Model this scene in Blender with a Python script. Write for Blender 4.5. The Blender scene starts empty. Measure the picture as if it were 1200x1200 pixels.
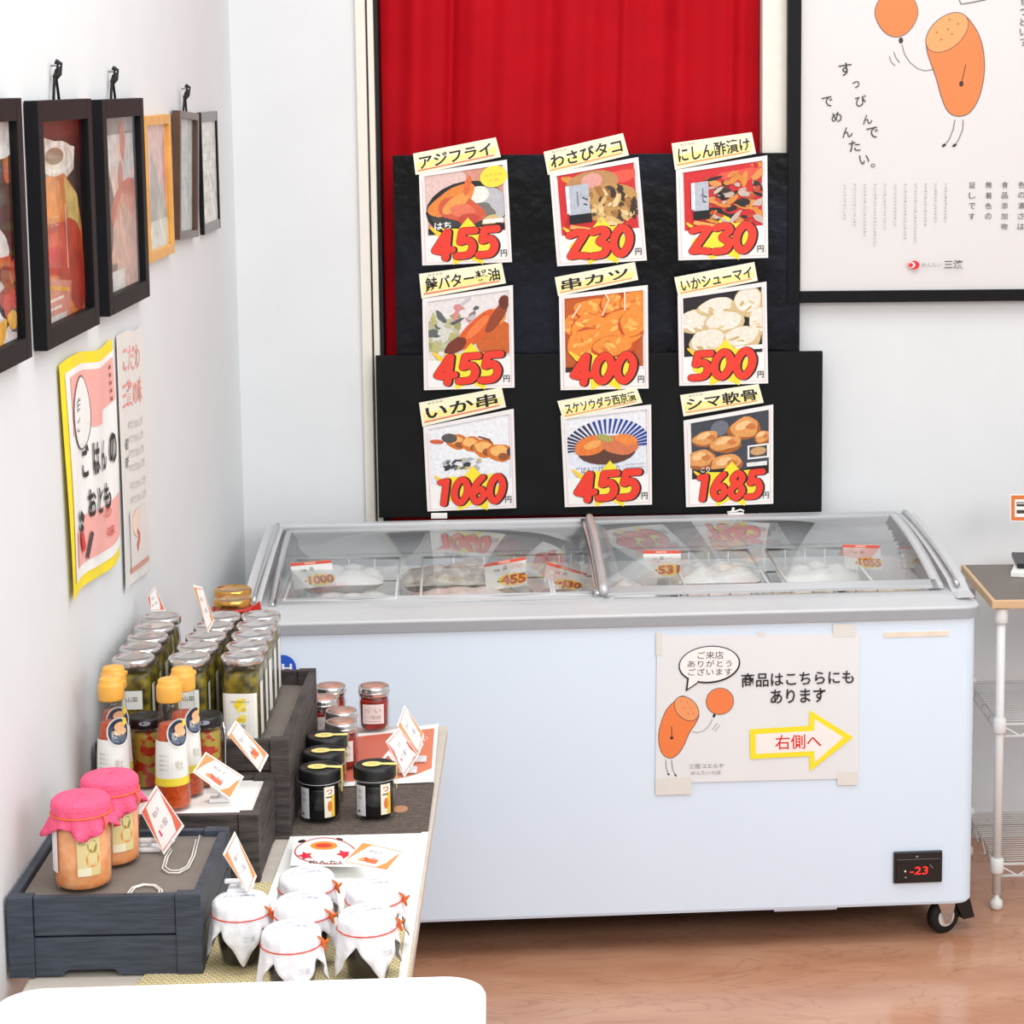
import bpy, bmesh, math, random
from math import sin, cos, pi, atan, tan, sqrt, radians
from mathutils import Vector, Matrix
from mathutils.geometry import tessellate_polygon

S = bpy.context.scene
COL = S.collection
# ------------------------------------------------------------------ camera
F, CX, CY, H = 2600.0, 750.0, 450.0, 1.78
_p, _y, _r = atan(360/2600), atan(110/2600), -0.005
FW = Vector((sin(_y)*cos(_p), cos(_y)*cos(_p), -sin(_p)))
_rt = FW.cross(Vector((0, 0, 1))).normalized(); _up = _rt.cross(FW)
RT = _rt*cos(_r) + _up*sin(_r); UP = _up*cos(_r) - _rt*sin(_r)
EYE = Vector((0, 0, H))
cam = bpy.data.cameras.new('camera'); camo = bpy.data.objects.new('camera', cam); COL.objects.link(camo)
M = Matrix((RT, UP, -FW)).transposed().to_4x4(); M.translation = EYE; camo.matrix_world = M
cam.sensor_width = 36; cam.lens = 36*F/1200
cam.shift_x = -(CX-600)/1200; cam.shift_y = -(600-CY)/1200
cam.clip_start = 0.05
S.camera = camo
# ------------------------------------------------------------------ light
S.view_settings.view_transform = 'Standard'; S.view_settings.look = 'None'
S.view_settings.exposure = 0.11; S.view_settings.gamma = 1; S.view_settings.use_curve_mapping = False
S.cycles.transparent_max_bounces = 24
w = bpy.data.worlds.new('sky'); S.world = w; w.use_nodes = True
w.node_tree.nodes['Background'].inputs[0].default_value = (0.96, 0.98, 1.0, 1)
w.node_tree.nodes['Background'].inputs[1].default_value = 0.62
def area(name, loc, target, sx, sy, power, col=(1, 1, 1)):
    l = bpy.data.lights.new(name, 'AREA'); l.shape = 'RECTANGLE'; l.size = sx; l.size_y = sy; l.energy = power; l.color = col
    o = bpy.data.objects.new(name, l); COL.objects.link(o); o.location = loc
    o.rotation_euler = (Vector(target)-Vector(loc)).to_track_quat('-Z', 'Y').to_euler()
area('shop_window_light', (2.6, 0.2, 2.6), (-0.2, 4.2, 0.7), 2.4, 1.6, 62)
area('camera_fill_light', (0.2, -0.6, 2.9), (-0.1, 3.6, 0.6), 1.6, 1.2, 32)  # unseen fill lamp added above the camera to brighten the near end
area('overhead_fill_light', (0.5, 3.0, 3.2), (0.5, 3.01, 0), 2.4, 2.0, 46)  # unseen lamp added overhead to deepen the shade below the freezer

# ------------------------------------------------------------------ projection of measured points onto real surfaces
def ray(x, y): return FW + RT*((x-CX)/F) - UP*((y-CY)/F)
def ony(x, y, Y): d = ray(x, y); return EYE + d*(Y/d.y)
def onx(x, y, X): d = ray(x, y); return EYE + d*(X/d.x)
def wallx(Y): return -.693-.0145*(5-Y)
def onw(x, y, off): d = ray(x, y); return EYE + d*((-.7655+off)/(d.x-.0145*d.y))
def onz(x, y, Z): d = ray(x, y); return EYE + d*((Z-H)/d.z)

# ------------------------------------------------------------------ materials
def lin(c):
    return tuple((v/255/12.92 if v/255 <= .04045 else ((v/255+.055)/1.055)**2.4) for v in c)
MC = {}
def mat(name, rgb, rough=0.5, metal=0.0, var=0.04, scale=40, rgb2=None, bump=0.0, bscale=120, spec=0.5, stretch=None, emit=0, coat=0, detail=4, lo=.35, hi=.65):
    if name in MC: return MC[name]
    m = bpy.data.materials.new(name); m.use_nodes = True; nt = m.node_tree; N = nt.nodes; L = nt.links
    b = N['Principled BSDF']; b.inputs['Roughness'].default_value = rough; b.inputs['Metallic'].default_value = metal
    b.inputs['Specular IOR Level'].default_value = spec; b.inputs['Coat Weight'].default_value = coat
    tc = N.new('ShaderNodeTexCoord'); mp = N.new('ShaderNodeMapping'); L.new(tc.outputs['Object'], mp.inputs[0])
    if stretch: mp.inputs['Scale'].default_value = stretch
    nz = N.new('ShaderNodeTexNoise'); nz.inputs['Scale'].default_value = scale; nz.inputs['Detail'].default_value = detail
    L.new(mp.outputs[0], nz.inputs['Vector'])
    rp = N.new('ShaderNodeValToRGB'); L.new(nz.outputs[0], rp.inputs[0])
    a = lin(rgb); c = lin(rgb2) if rgb2 else tuple(min(1, x*(1+var)) for x in a)
    if not rgb2: a = tuple(x*(1-var) for x in a)
    rp.color_ramp.elements[0].color = (*a, 1); rp.color_ramp.elements[1].color = (*c, 1)
    rp.color_ramp.elements[0].position = lo; rp.color_ramp.elements[1].position = hi
    L.new(rp.outputs[0], b.inputs['Base Color'])
    if bump:
        n2 = N.new('ShaderNodeTexNoise'); n2.inputs['Scale'].default_value = bscale; L.new(mp.outputs[0], n2.inputs['Vector'])
        bp = N.new('ShaderNodeBump'); bp.inputs['Strength'].default_value = bump; bp.inputs['Distance'].default_value = 0.01
        L.new(n2.outputs[0], bp.inputs['Height']); L.new(bp.outputs[0], b.inputs['Normal'])
    if emit:
        L.new(rp.outputs[0], b.inputs['Emission Color']); b.inputs['Emission Strength'].default_value = emit
    MC[name] = m; return m
def print_mat(name, rough, amp=0.0, scale=300):
    m = bpy.data.materials.new(name); m.use_nodes = True; nt = m.node_tree; N = nt.nodes; L = nt.links
    b = N['Principled BSDF']; b.inputs['Roughness'].default_value = rough
    at = N.new('ShaderNodeAttribute'); at.attribute_name = 'Col'
    tc = N.new('ShaderNodeTexCoord'); nz = N.new('ShaderNodeTexNoise'); nz.inputs['Scale'].default_value = scale; nz.inputs['Detail'].default_value = 5
    L.new(tc.outputs['Object'], nz.inputs['Vector'])
    mr = N.new('ShaderNodeMapRange'); mr.inputs[1].default_value = .3; mr.inputs[2].default_value = .7
    mr.inputs[3].default_value = 1-amp; mr.inputs[4].default_value = 1+amp*.6; L.new(nz.outputs[0], mr.inputs[0])
    vm = N.new('ShaderNodeVectorMath'); vm.operation = 'SCALE'; L.new(at.outputs['Color'], vm.inputs[0]); L.new(mr.outputs[0], vm.inputs['Scale'])
    L.new(vm.outputs[0], b.inputs['Base Color']); MC[name] = m; return m
def pane_mat(name, tint, ior=1.45, rough=0.03, power=5):
    m = bpy.data.materials.new(name); m.use_nodes = True; nt = m.node_tree; N = nt.nodes; L = nt.links
    N.remove(N['Principled BSDF']); out = N['Material Output']
    t = N.new('ShaderNodeBsdfTransparent'); t.inputs[0].default_value = (*tint, 1)
    g = N.new('ShaderNodeBsdfGlossy'); g.inputs['Roughness'].default_value = rough
    lw = N.new('ShaderNodeLayerWeight'); lw.inputs[0].default_value = .5
    pw = N.new('ShaderNodeMath'); pw.operation = 'POWER'; pw.inputs[1].default_value = power; L.new(lw.outputs['Facing'], pw.inputs[0])
    r0 = ((ior-1)/(ior+1))**2
    f = N.new('ShaderNodeMath'); f.operation = 'MULTIPLY_ADD'; f.inputs[1].default_value = 1-r0; f.inputs[2].default_value = r0; L.new(pw.outputs[0], f.inputs[0])
    x = N.new('ShaderNodeMixShader'); L.new(f.outputs[0], x.inputs[0]); L.new(t.outputs[0], x.inputs[1]); L.new(g.outputs[0], x.inputs[2])
    L.new(x.outputs[0], out.inputs[0]); MC[name] = m; return m
PRINT = print_mat('printed_ink', .45, .015)
PHOTO = print_mat('photo_ink', .3, .13, 130)
PHOTOBIG = print_mat('framed_photo_ink', .3, .35, 45)
GLASSM = pane_mat('lid_glass', (.97, .98, .98), 1.5)
FRGLASS = pane_mat('frame_glass', (.97, .98, .98), 1.3, .05, 11)
JARG = pane_mat('jar_glass', (.97, .975, .97), 1.42, .06)
CLEAR = pane_mat('clear_plastic', (.9, .92, .92), 1.5, .1)
WALLM = mat('wallpaper_white', (224, 226, 227), .85, bump=.08, bscale=500, scale=6, var=.012)
WHITEP = mat('white_enamel', (222, 239, 254), .22, var=.006, scale=4, spec=.4)
GREYPL = mat('grey_plastic', (196, 197, 199), .35, var=.015)
GREYPL2 = mat('grey_plastic_band', (160, 164, 170), .4, var=.015)
ALU = mat('aluminium', (200, 200, 202), .25, metal=.9, var=.03)
STEEL = mat('bright_steel', (205, 205, 205), .22, metal=1, var=.04)
LINER = mat('freezer_liner', (238, 240, 240), .5, var=.02)
BLACKB = mat('matt_black_board', (14, 15, 17), .6, var=.2, scale=10, spec=.2)
BLACKF = mat('black_frame_wood', (11, 11, 15), .5, var=.15, scale=30, spec=.18)
BLACKPL = mat('black_plastic', (20, 20, 22), .35, var=.1)
RUBBER = mat('black_rubber', (18, 18, 18), .7)
WPAPER = mat('white_paper', (243, 242, 238), .7, var=.012)
CLOTHW = mat('white_cloth', (240, 241, 245), .8, var=.03, scale=60, bump=.3, bscale=90)
SCREEN_RED = mat('red_led', (255, 30, 20), .5, emit=2.5)
WHITEW = mat('white_coated_wire', (232, 232, 230), .35, var=.01)
CREAM = mat('cream_window_frame', (233, 228, 216), .45, var=.02)

# ------------------------------------------------------------------ mesh builder
class MB:
    def __init__(s): s.v = []; s.f = []; s.sm = []
    def add(s, vs, fs, smooth=False):
        o = len(s.v); s.v += [Vector(p) for p in vs]; s.f += [tuple(i+o for i in f) for f in fs]; s.sm += [smooth]*len(fs); return s
    def box(s, x0, x1, y0, y1, z0, z1, b=0.0):
        if b <= 0:
            vs = [(x, y, z) for z in (z0, z1) for y in (y0, y1) for x in (x0, x1)]
            return s.add(vs, [(0,2,3,1), (4,5,7,6), (0,1,5,4), (2,6,7,3), (0,4,6,2), (1,3,7,5)])
        bm = bmesh.new(); bmesh.ops.create_cube(bm, size=1)
        for v in bm.verts: v.co = Vector(((x0+x1)/2+v.co.x*(x1-x0), (y0+y1)/2+v.co.y*(y1-y0), (z0+z1)/2+v.co.z*(z1-z0)))
        bmesh.ops.bevel(bm, geom=bm.edges[:], offset=b, segments=2, profile=.5, affect='EDGES'); bm.verts.index_update()
        s.add([v.co.copy() for v in bm.verts], [tuple(v.index for v in f.verts) for f in bm.faces], False); bm.free(); return s
    def lathe(s, prof, n=24, c=(0, 0, 0), sq=2.0, smooth=True, ang=0, caps=True):
        vs = []; fs = []
        for r, z in prof:
            for k in range(n):
                a = 2*pi*k/n; q = (abs(cos(a))**sq+abs(sin(a))**sq)**(-1/sq)
                x, y = r*q*cos(a), r*q*sin(a)
                vs.append((c[0]+x*cos(ang)-y*sin(ang), c[1]+x*sin(ang)+y*cos(ang), c[2]+z))
        for i in range(len(prof)-1):
            for k in range(n): fs.append((i*n+k, i*n+(k+1) % n, (i+1)*n+(k+1) % n, (i+1)*n+k))
        s.add(vs, fs, smooth)
        if caps:
            o = len(s.v)-len(vs)
            s.f.append(tuple(o+k for k in reversed(range(n)))); s.sm.append(False)
            s.f.append(tuple(o+(len(prof)-1)*n+k for k in range(n))); s.sm.append(False)
        return s
    def tube(s, pts, r, n=8, closed=False):
        pts = [Vector(p) for p in pts]; m = len(pts); vs = []; fs = []
        pn = None
        for i, p in enumerate(pts):
            a = pts[(i-1) % m] if (closed or i) else p; b = pts[(i+1) % m] if (closed or i < m-1) else p
            t = (b-a).normalized()
            ref = Vector((0, 0, 1)) if abs(t.z) < .9 else Vector((1, 0, 0))
            if pn is None: e1 = t.cross(ref).normalized()
            else:
                e1 = pn-t*pn.dot(t); e1 = e1.normalized() if e1.length > 1e-5 else t.cross(ref).normalized()
            pn = e1; e2 = t.cross(e1)
            rr = r[i] if isinstance(r, (list, tuple)) else r
            for k in range(n): vs.append(p+e1*cos(2*pi*k/n)*rr+e2*sin(2*pi*k/n)*rr)
        for i in range(m if closed else m-1):
            j = (i+1) % m
            for k in range(n): fs.append((i*n+k, i*n+(k+1) % n, j*n+(k+1) % n, j*n+k))
        if not closed: fs += [tuple(range(n-1, -1, -1)), tuple((m-1)*n+k for k in range(n))]
        return s.add(vs, fs, True)
    def prism(s, poly, ax, a0, a1, smooth=False):
        # poly in the two axes other than ax
        idx = {'x': (1, 2), 'y': (0, 2), 'z': (0, 1)}[ax]; k = 'xyz'.index(ax); n = len(poly); vs = []
        for a in (a0, a1):
            for p in poly:
                q = [0, 0, 0]; q[k] = a; q[idx[0]] = p[0]; q[idx[1]] = p[1]; vs.append(tuple(q))
        fs = [(i, (i+1) % n, n+(i+1) % n, n+i) for i in range(n)]
        tr = tessellate_polygon([[Vector((p[0], p[1], 0)) for p in poly]])
        s.add(vs, fs, smooth)
        o = len(s.v)-2*n
        for t in tr: s.f.append(tuple(o+i for i in t)); s.sm.append(False); s.f.append(tuple(o+n+i for i in reversed(t))); s.sm.append(False)
        return s
    def grid(s, fn, nu, nv, smooth=True):
        vs = [fn(i/nu, j/nv) for j in range(nv+1) for i in range(nu+1)]
        return s.add(vs, [(j*(nu+1)+i, j*(nu+1)+i+1, (j+1)*(nu+1)+i+1, (j+1)*(nu+1)+i) for j in range(nv) for i in range(nu)], smooth)
    def xf(s, m):
        s.v = [m @ v for v in s.v]; return s
    def build(s, name, m, parent=None, solid=0, fix=True):
        me = bpy.data.meshes.new(name)
        me.from_pydata([tuple(v) for v in s.v], [], s.f); me.polygons.foreach_set('use_smooth', s.sm)
        if fix:
            bm = bmesh.new(); bm.from_mesh(me); bmesh.ops.recalc_face_normals(bm, faces=bm.faces); bm.to_mesh(me); bm.free()
        me.materials.append(m); me.update()
        o = bpy.data.objects.new(name, me); COL.objects.link(o)
        if parent: o.parent = parent
        if solid:
            md = o.modifiers.new('thickness', 'SOLIDIFY'); md.thickness = solid; md.offset = 0
        return o
def thing(name, label, cat, loc=(0, 0, 0), rz=0, group=None):
    o = bpy.data.objects.new(name, None); COL.objects.link(o); o.location = loc; o.rotation_euler = (0, 0, rz)
    o.empty_display_size = .05
    o['label'] = label; o['category'] = cat
    if group: o['group'] = group
    return o
def tag(o, label, cat, group=None):
    o['label'] = label; o['category'] = cat
    if group: o['group'] = group
    return o
def struct(o): o['kind'] = 'structure'; return o
KIDS = {}
def copy_tree(root, loc, rz, label, group=None):
    r = root.copy(); COL.objects.link(r); r.location = loc; r.rotation_euler = (0, 0, rz); r['label'] = label
    if group: r['group'] = group
    def rec(src, dst):
        for ch in list(src.children):
            c = ch.copy(); COL.objects.link(c); c.parent = dst; rec(ch, c)
    rec(root, r); return r

# ------------------------------------------------------------------ glyphs
GC = {}
def glyph(s, off=0.0):
    k = (s, off)
    if k not in GC:
        cu = bpy.data.curves.new('glyph', 'FONT'); cu.body = s; cu.size = 1; cu.offset = off; cu.resolution_u = 2
        cu.fill_mode = 'FRONT'
        o = bpy.data.objects.new('glyph', cu); COL.objects.link(o)
        bpy.context.view_layer.update()
        me = o.to_mesh()
        vs = [(v.co.x, v.co.y) for v in me.vertices]; fs = [tuple(p.vertices) for p in me.polygons]
        o.to_mesh_clear(); bpy.data.objects.remove(o); bpy.data.curves.remove(cu)
        GC[k] = (vs, fs)
    return GC[k]

# ------------------------------------------------------------------ printed flat canvas
class Canvas:
    """flat ink on paper: 2D shapes in canvas units, mapped onto a real sheet."""
    def __init__(s, fn, eps=.00005): s.fn = fn; s.v = []; s.f = []; s.c = []; s.l = 0; s.eps = eps; s.clip = None
    def raw(s, vs, fs, col):
        s.l += 1; c = lin(col)
        if s.clip:
            x0, y0, x1, y1 = s.clip
            if any(v[0] < x0 or v[0] > x1 or v[1] < y0 or v[1] > y1 for v in vs):
                nv, nf = [], []
                for f in fs:
                    P = [vs[i] for i in f]
                    for ax, lim, sg in ((0, x0, 1), (0, x1, -1), (1, y0, 1), (1, y1, -1)):
                        Q = []
                        for i in range(len(P)):
                            a, b = P[i-1], P[i]; da, db = (a[ax]-lim)*sg, (b[ax]-lim)*sg
                            if (da >= 0) != (db >= 0): t = da/(da-db); Q.append((a[0]+(b[0]-a[0])*t, a[1]+(b[1]-a[1])*t))
                            if db >= 0: Q.append(b)
                        P = Q
                        if not P: break
                    if len(P) > 2: nf.append(tuple(range(len(nv), len(nv)+len(P)))); nv += P
                if not nf: return s
                vs, fs = nv, nf
        o = len(s.v)
        for x, y in vs: s.v.append(s.fn(x, y, s.l*s.eps))
        for f in fs: s.f.append(tuple(i+o for i in f)); s.c.append(c)
        return s
    def poly(s, pts, col):
        tr = tessellate_polygon([[Vector((p[0], p[1], 0)) for p in pts]])
        return s.raw(pts, tr, col)
    def rect(s, x0, y0, x1, y1, col, n=1):
        vs = [(x0+(x1-x0)*i/n, y) for y in (y0, y1) for i in range(n+1)]
        return s.raw(vs, [(i, i+1, n+2+i, n+1+i) for i in range(n)], col)
    def ell(s, cx, cy, rx, ry, col, rot=0, n=20, wob=0, seed=0, a0=0, a1=2*pi):
        rd = random.Random(seed); ph = [rd.uniform(0, 6.28) for _ in range(3)]
        pts = []
        for k in range(n):
            a = a0+(a1-a0)*k/(n if a1-a0 > 6.2 else n-1)
            q = 1+wob*(.5*sin(2*a+ph[0])+.35*sin(3*a+ph[1])+.3*sin(5*a+ph[2]))
            x, y = rx*q*cos(a), ry*q*sin(a); pts.append((cx+x*cos(rot)-y*sin(rot), cy+x*sin(rot)+y*cos(rot)))
        return s.raw(pts, [tuple(range(n))], col) if a1-a0 > 6.2 and wob < .12 else s.poly(pts, col)
    def line(s, pts, w, col):
        vs = []; n = len(pts)
        for i, p in enumerate(pts):
            a = pts[max(0, i-1)]; b = pts[min(n-1, i+1)]; dx, dy = b[0]-a[0], b[1]-a[1]; L = sqrt(dx*dx+dy*dy) or 1
            ww = (w[i] if isinstance(w, (list, tuple)) else w)/2
            vs += [(p[0]-dy/L*ww, p[1]+dx/L*ww), (p[0]+dy/L*ww, p[1]-dx/L*ww)]
        return s.raw(vs, [(2*i, 2*i+1, 2*i+3, 2*i+2) for i in range(n-1)], col)
    def brush(s, strokes, w, col):
        """round brush strokes: list of polylines, all in one ink layer"""
        vs = []; fs = []
        for pts in strokes:
            for i, p in enumerate(pts):
                o = len(vs); vs += [(p[0]+w/2*cos(2*pi*k/12), p[1]+w/2*sin(2*pi*k/12)) for k in range(12)]; fs.append(tuple(range(o, o+12)))
                if i:
                    a = pts[i-1]; dx, dy = p[0]-a[0], p[1]-a[1]; L = sqrt(dx*dx+dy*dy) or 1; nx, ny = -dy/L*w/2, dx/L*w/2
                    o = len(vs); vs += [(a[0]+nx, a[1]+ny), (a[0]-nx, a[1]-ny), (p[0]-nx, p[1]-ny), (p[0]+nx, p[1]+ny)]; fs.append((o, o+1, o+2, o+3))
        f0 = s.fn; l0 = s.l+1; step = 4e-6; idx = {}
        for i, f in enumerate(fs):
            for v in f: idx[v] = i
        c_ = lin(col); o = len(s.v)
        for i, (x, y) in enumerate(vs): s.v.append(f0(x, y, l0*s.eps+idx[i]*step))
        for f in fs: s.f.append(tuple(k+o for k in f)); s.c.append(c_)
        s.l = l0+int(len(fs)*step/s.eps)+1
        return s
    def ring(s, cx, cy, rx, ry, w, col, n=28, rot=0):
        vs = []
        for k in range(n):
            for q in (1, -1):
                x, y = (rx+q*w/2)*cos(2*pi*k/n), (ry+q*w/2)*sin(2*pi*k/n)
                vs.append((cx+x*cos(rot)-y*sin(rot), cy+x*sin(rot)+y*cos(rot)))
        return s.raw(vs, [(2*k, 2*k+1, (2*k+3) % (2*n), (2*k+2) % (2*n)) for k in range(n)], col)
    def text(s, t, x0, y0, x1, y1, col, off=0.0, rot=0, shear=0, shadow=None, up=-1, halo=None, halo_off=.05):
        """fit text t in box; y grows downwards when up=-1"""
        def emit(off_, col_, dx=0, dy=0):
            vs, fs = glyph(t, off_)
            v0, _ = glyph(t, off)
            if not v0: return
            ax = min(v[0] for v in v0); bx = max(v[0] for v in v0); ay = min(v[1] for v in v0); by = max(v[1] for v in v0)
            sx = (x1-x0)/max(bx-ax, 1e-6); sy = abs(y1-y0)/max(by-ay, 1e-6)
            cx, cy = (x0+x1)/2, (y0+y1)/2; out = []
            for x, y in vs:
                X = (x-(ax+bx)/2)*sx; Y = (y-(ay+by)/2)*sy; X += Y*shear; Y *= -1 if up == -1 else 1
                out.append((cx+X*cos(rot)-Y*sin(rot)+dx, cy+X*sin(rot)+Y*cos(rot)+dy))
            s.raw(out, fs, col_)
        if halo: emit(off+halo_off, halo)
        if shadow: emit(off+.02, shadow[0], shadow[1], shadow[2])
        emit(off, col); return s
    def build(s, name, m=None, parent=None, origin=(0, 0, 0), smooth=False):
        me = bpy.data.meshes.new(name); o0 = Vector(origin)
        me.from_pydata([tuple(Vector(v)-o0) for v in s.v], [], s.f)
        a = me.color_attributes.new('Col', 'FLOAT_COLOR', 'CORNER'); buf = []
        for p, c in zip(me.polygons, s.c): buf += [c[0], c[1], c[2], 1.0]*p.loop_total
        a.data.foreach_set('color', buf)
        me.materials.append(m or PRINT)
        ob = bpy.data.objects.new(name, me); COL.objects.link(ob)
        if parent: ob.parent = parent
        else: ob.location = o0
        return ob
def quadmap(A, B, C_, D, w, h, lift=0.0, curl=0.0):
    """A top-left, B top-right, C bottom-right, D bottom-left -> canvas of size w x h, y down"""
    A, B, C_, D = map(Vector, (A, B, C_, D)); n = (D-A).cross(B-A).normalized()
    def fn(x, y, e):
        u, v = x/w, y/h; p = A.lerp(B, u).lerp(D.lerp(C_, u), v)
        return p+n*(e+lift+curl*4*(u-.5)**2)
    fn.n = n; return fn
def sheet(fn, w, h, thick, name, m, parent, origin, nu=6, nv=2):
    """a real sheet with thickness under a canvas map"""
    mb = MB(); o0 = Vector(origin)
    N = [[fn(w*i/nu, h*j/nv, -.0002)-o0 for i in range(nu+1)] for j in range(nv+1)]
    Bk = [[fn(w*i/nu, h*j/nv, -thick)-o0 for i in range(nu+1)] for j in range(nv+1)]
    vs = [p for r in N for p in r]+[p for r in Bk for p in r]; q = (nu+1)*(nv+1); fs = []
    for j in range(nv):
        for i in range(nu):
            a = j*(nu+1)+i; fs += [(a, a+1, a+nu+2, a+nu+1), (q+a, q+a+nu+1, q+a+nu+2, q+a+1)]
    rim = [i for i in range(nu+1)]+[j*(nu+1)+nu for j in range(1, nv+1)]+[nv*(nu+1)+i for i in range(nu-1, -1, -1)]+[j*(nu+1) for j in range(nv-1, 0, -1)]
    for i in range(len(rim)): a, b = rim[i], rim[(i+1) % len(rim)]; fs.append((a, q+a, q+b, b))
    mb.add(vs, fs); return mb.build(name, m, parent)
BLK = (18, 16, 18); RED = (236, 56, 38); WHT = (246, 245, 242)

# ================================================================== THE ROOM
YB, XL = 5.0, -0.70
WX0 = ony(418, 100, YB).x; WI0 = ony(443, 100, YB).x; WI1 = ony(893, 100, YB).x; WX1 = ony(924, 100, YB).x
zsill = 0.74
FLOORM = mat('vinyl_floor', (184, 128, 98), .16, rgb2=(208, 158, 128), scale=3.2, stretch=(1, 2.6, 1), lo=.3, hi=.7, bump=.02, bscale=30, spec=.55, detail=8)
nt = FLOORM.node_tree; N = nt.nodes; L = nt.links
veil = N.new('ShaderNodeTexNoise'); veil.inputs['Scale'].default_value = 3.5; veil.inputs['Detail'].default_value = 9; veil.inputs['Distortion'].default_value = 1.2
mp = [n for n in N if n.type == 'MAPPING'][0]; L.new(mp.outputs[0], veil.inputs['Vector'])
vr = N.new('ShaderNodeValToRGB'); vr.color_ramp.elements[0].position = .485; vr.color_ramp.elements[0].color = (0, 0, 0, 1)
vr.color_ramp.elements[1].position = .5; vr.color_ramp.elements[1].color = (1, 1, 1, 1)
e = vr.color_ramp.elements.new(.515); e.color = (0, 0, 0, 1); L.new(veil.outputs[0], vr.inputs[0])
mx = N.new('ShaderNodeMix'); mx.data_type = 'RGBA'; mx.inputs[7].default_value = (*lin((140, 88, 66)), 1)
sc = N.new('ShaderNodeMath'); sc.operation = 'MULTIPLY'; sc.inputs[1].default_value = .32; L.new(vr.outputs[0], sc.inputs[0]); L.new(sc.outputs[0], mx.inputs[0])
rp = [n for n in N if n.type == 'VALTORGB' and n is not vr][0]; L.new(rp.outputs[0], mx.inputs[6]); L.new(mx.outputs[2], N['Principled BSDF'].inputs['Base Color'])
struct(MB().box(XL-.2, 3.2, -1.2, YB, -.04, 0).build('floor', FLOORM))
struct(MB().prism([(-.95, -1.2), (wallx(-1.2), -1.2), (wallx(YB+.15), YB+.15), (-.95, YB+.15)], 'z', -.04, 3.0).build('wall_left', WALLM))
wb = MB(); wb.box(wallx(YB)-.01, WX0, YB, YB+.15, 0, 3.0); wb.box(WX1, 3.2, YB, YB+.15, 0, 3.0); wb.box(WX0, WX1, YB, YB+.15, 0, zsill-.02); wb.box(WX0, WX1, YB, YB+.15, 2.6, 3.0)
struct(wb.build('wall_back', WALLM))
struct(MB().box(XL, 3.2, YB-.012, YB, 0, .06, .002).build('baseboard_back', mat('baseboard', (214, 208, 200), .5)))
win = struct(bpy.data.objects.new('window_1', None)); COL.objects.link(win)
fr = MB(); fr.box(WX0, WX0+.022, YB-.012, YB+.10, zsill, 2.6, .002).box(WX0+.026, WI0-.008, YB-.004, YB+.10, zsill, 2.6, .002); fr.build('left_jamb', CREAM, win)
MB().box(WI0-.008, WI0, YB+.01, YB+.1, zsill, 2.6).build('gap_shade_strip', RUBBER, win)  # black strip put in as the shade of the gap beside the curtain
MB().box(WI1, WX1-.004, YB-.006, YB+.10, zsill, 2.6, .002).build('right_jamb', CREAM, win)
MB().box(WX0, WX1, YB-.02, YB+.10, zsill-.02, zsill+.004, .002).build('sill', CREAM, win)
MB().box(WI0, WI1, YB+.11, YB+.115, zsill, 2.6).build('pane', mat('frosted_pane', (200, 205, 210), .2), win)
# red curtain behind the boards
rd = random.Random(5)
def folds(x):
    return (.007*sin(x*31+1.2)+.006*sin(x*53+.5)+.004*sin(x*97)) + .020*math.exp(-((x+.20)/.012)**2) + .018*math.exp(-((x-.43)/.014)**2) + .010*math.exp(-((x-.17)/.01)**2)
def cur(u, v):
    x = WI0+.002+(WI1-WI0-.004)*u; z = zsill+.01+(2.2-zsill)*v
    xx = x+.012*sin(v*5+x*3)*0.4
    return (x, YB+.05+folds(xx+(1-v)*.03)*(.55+.6*v)+.002*sin(z*23+x*9), z)
c = MB().grid(cur, 170, 24).build('curtain', mat('red_curtain_cloth', (176, 2, 20), .75, var=.05, scale=14, spec=.15, bump=.05, bscale=700), solid=.0015)
tag(c, 'plain bright red cloth curtain hanging in the window behind the black boards', 'curtain')

# black boards
def board(name, x0, y0, x1, y1, Y, t, m, label):
    a = ony(x0, y0, Y); b = ony(x1, y1, Y)
    o = MB().box(a.x-(a.x+b.x)/2, b.x-(a.x+b.x)/2, 0, t, b.z-(a.z+b.z)/2, a.z-(a.z+b.z)/2, .0015).build(name, m)
    o.location = ((a.x+b.x)/2, Y, (a.z+b.z)/2); return tag(o, label, 'board')
CRINK = mat('crinkled_black_film', (4, 4, 6), .3, rgb2=(22, 26, 38), scale=3, bump=.35, bscale=26, spec=.2, lo=.45, hi=.6)
board('display_board', 460, 182, 937, 424, YB-.03, .008, CRINK, 'upper black board covered in crinkled glossy film, hung over the red curtain')
board('display_board', 440, 417, 963, 600, YB-.05, .012, BLACKB, 'lower wider matt black board behind the freezer, overlapping the upper board')

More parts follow.
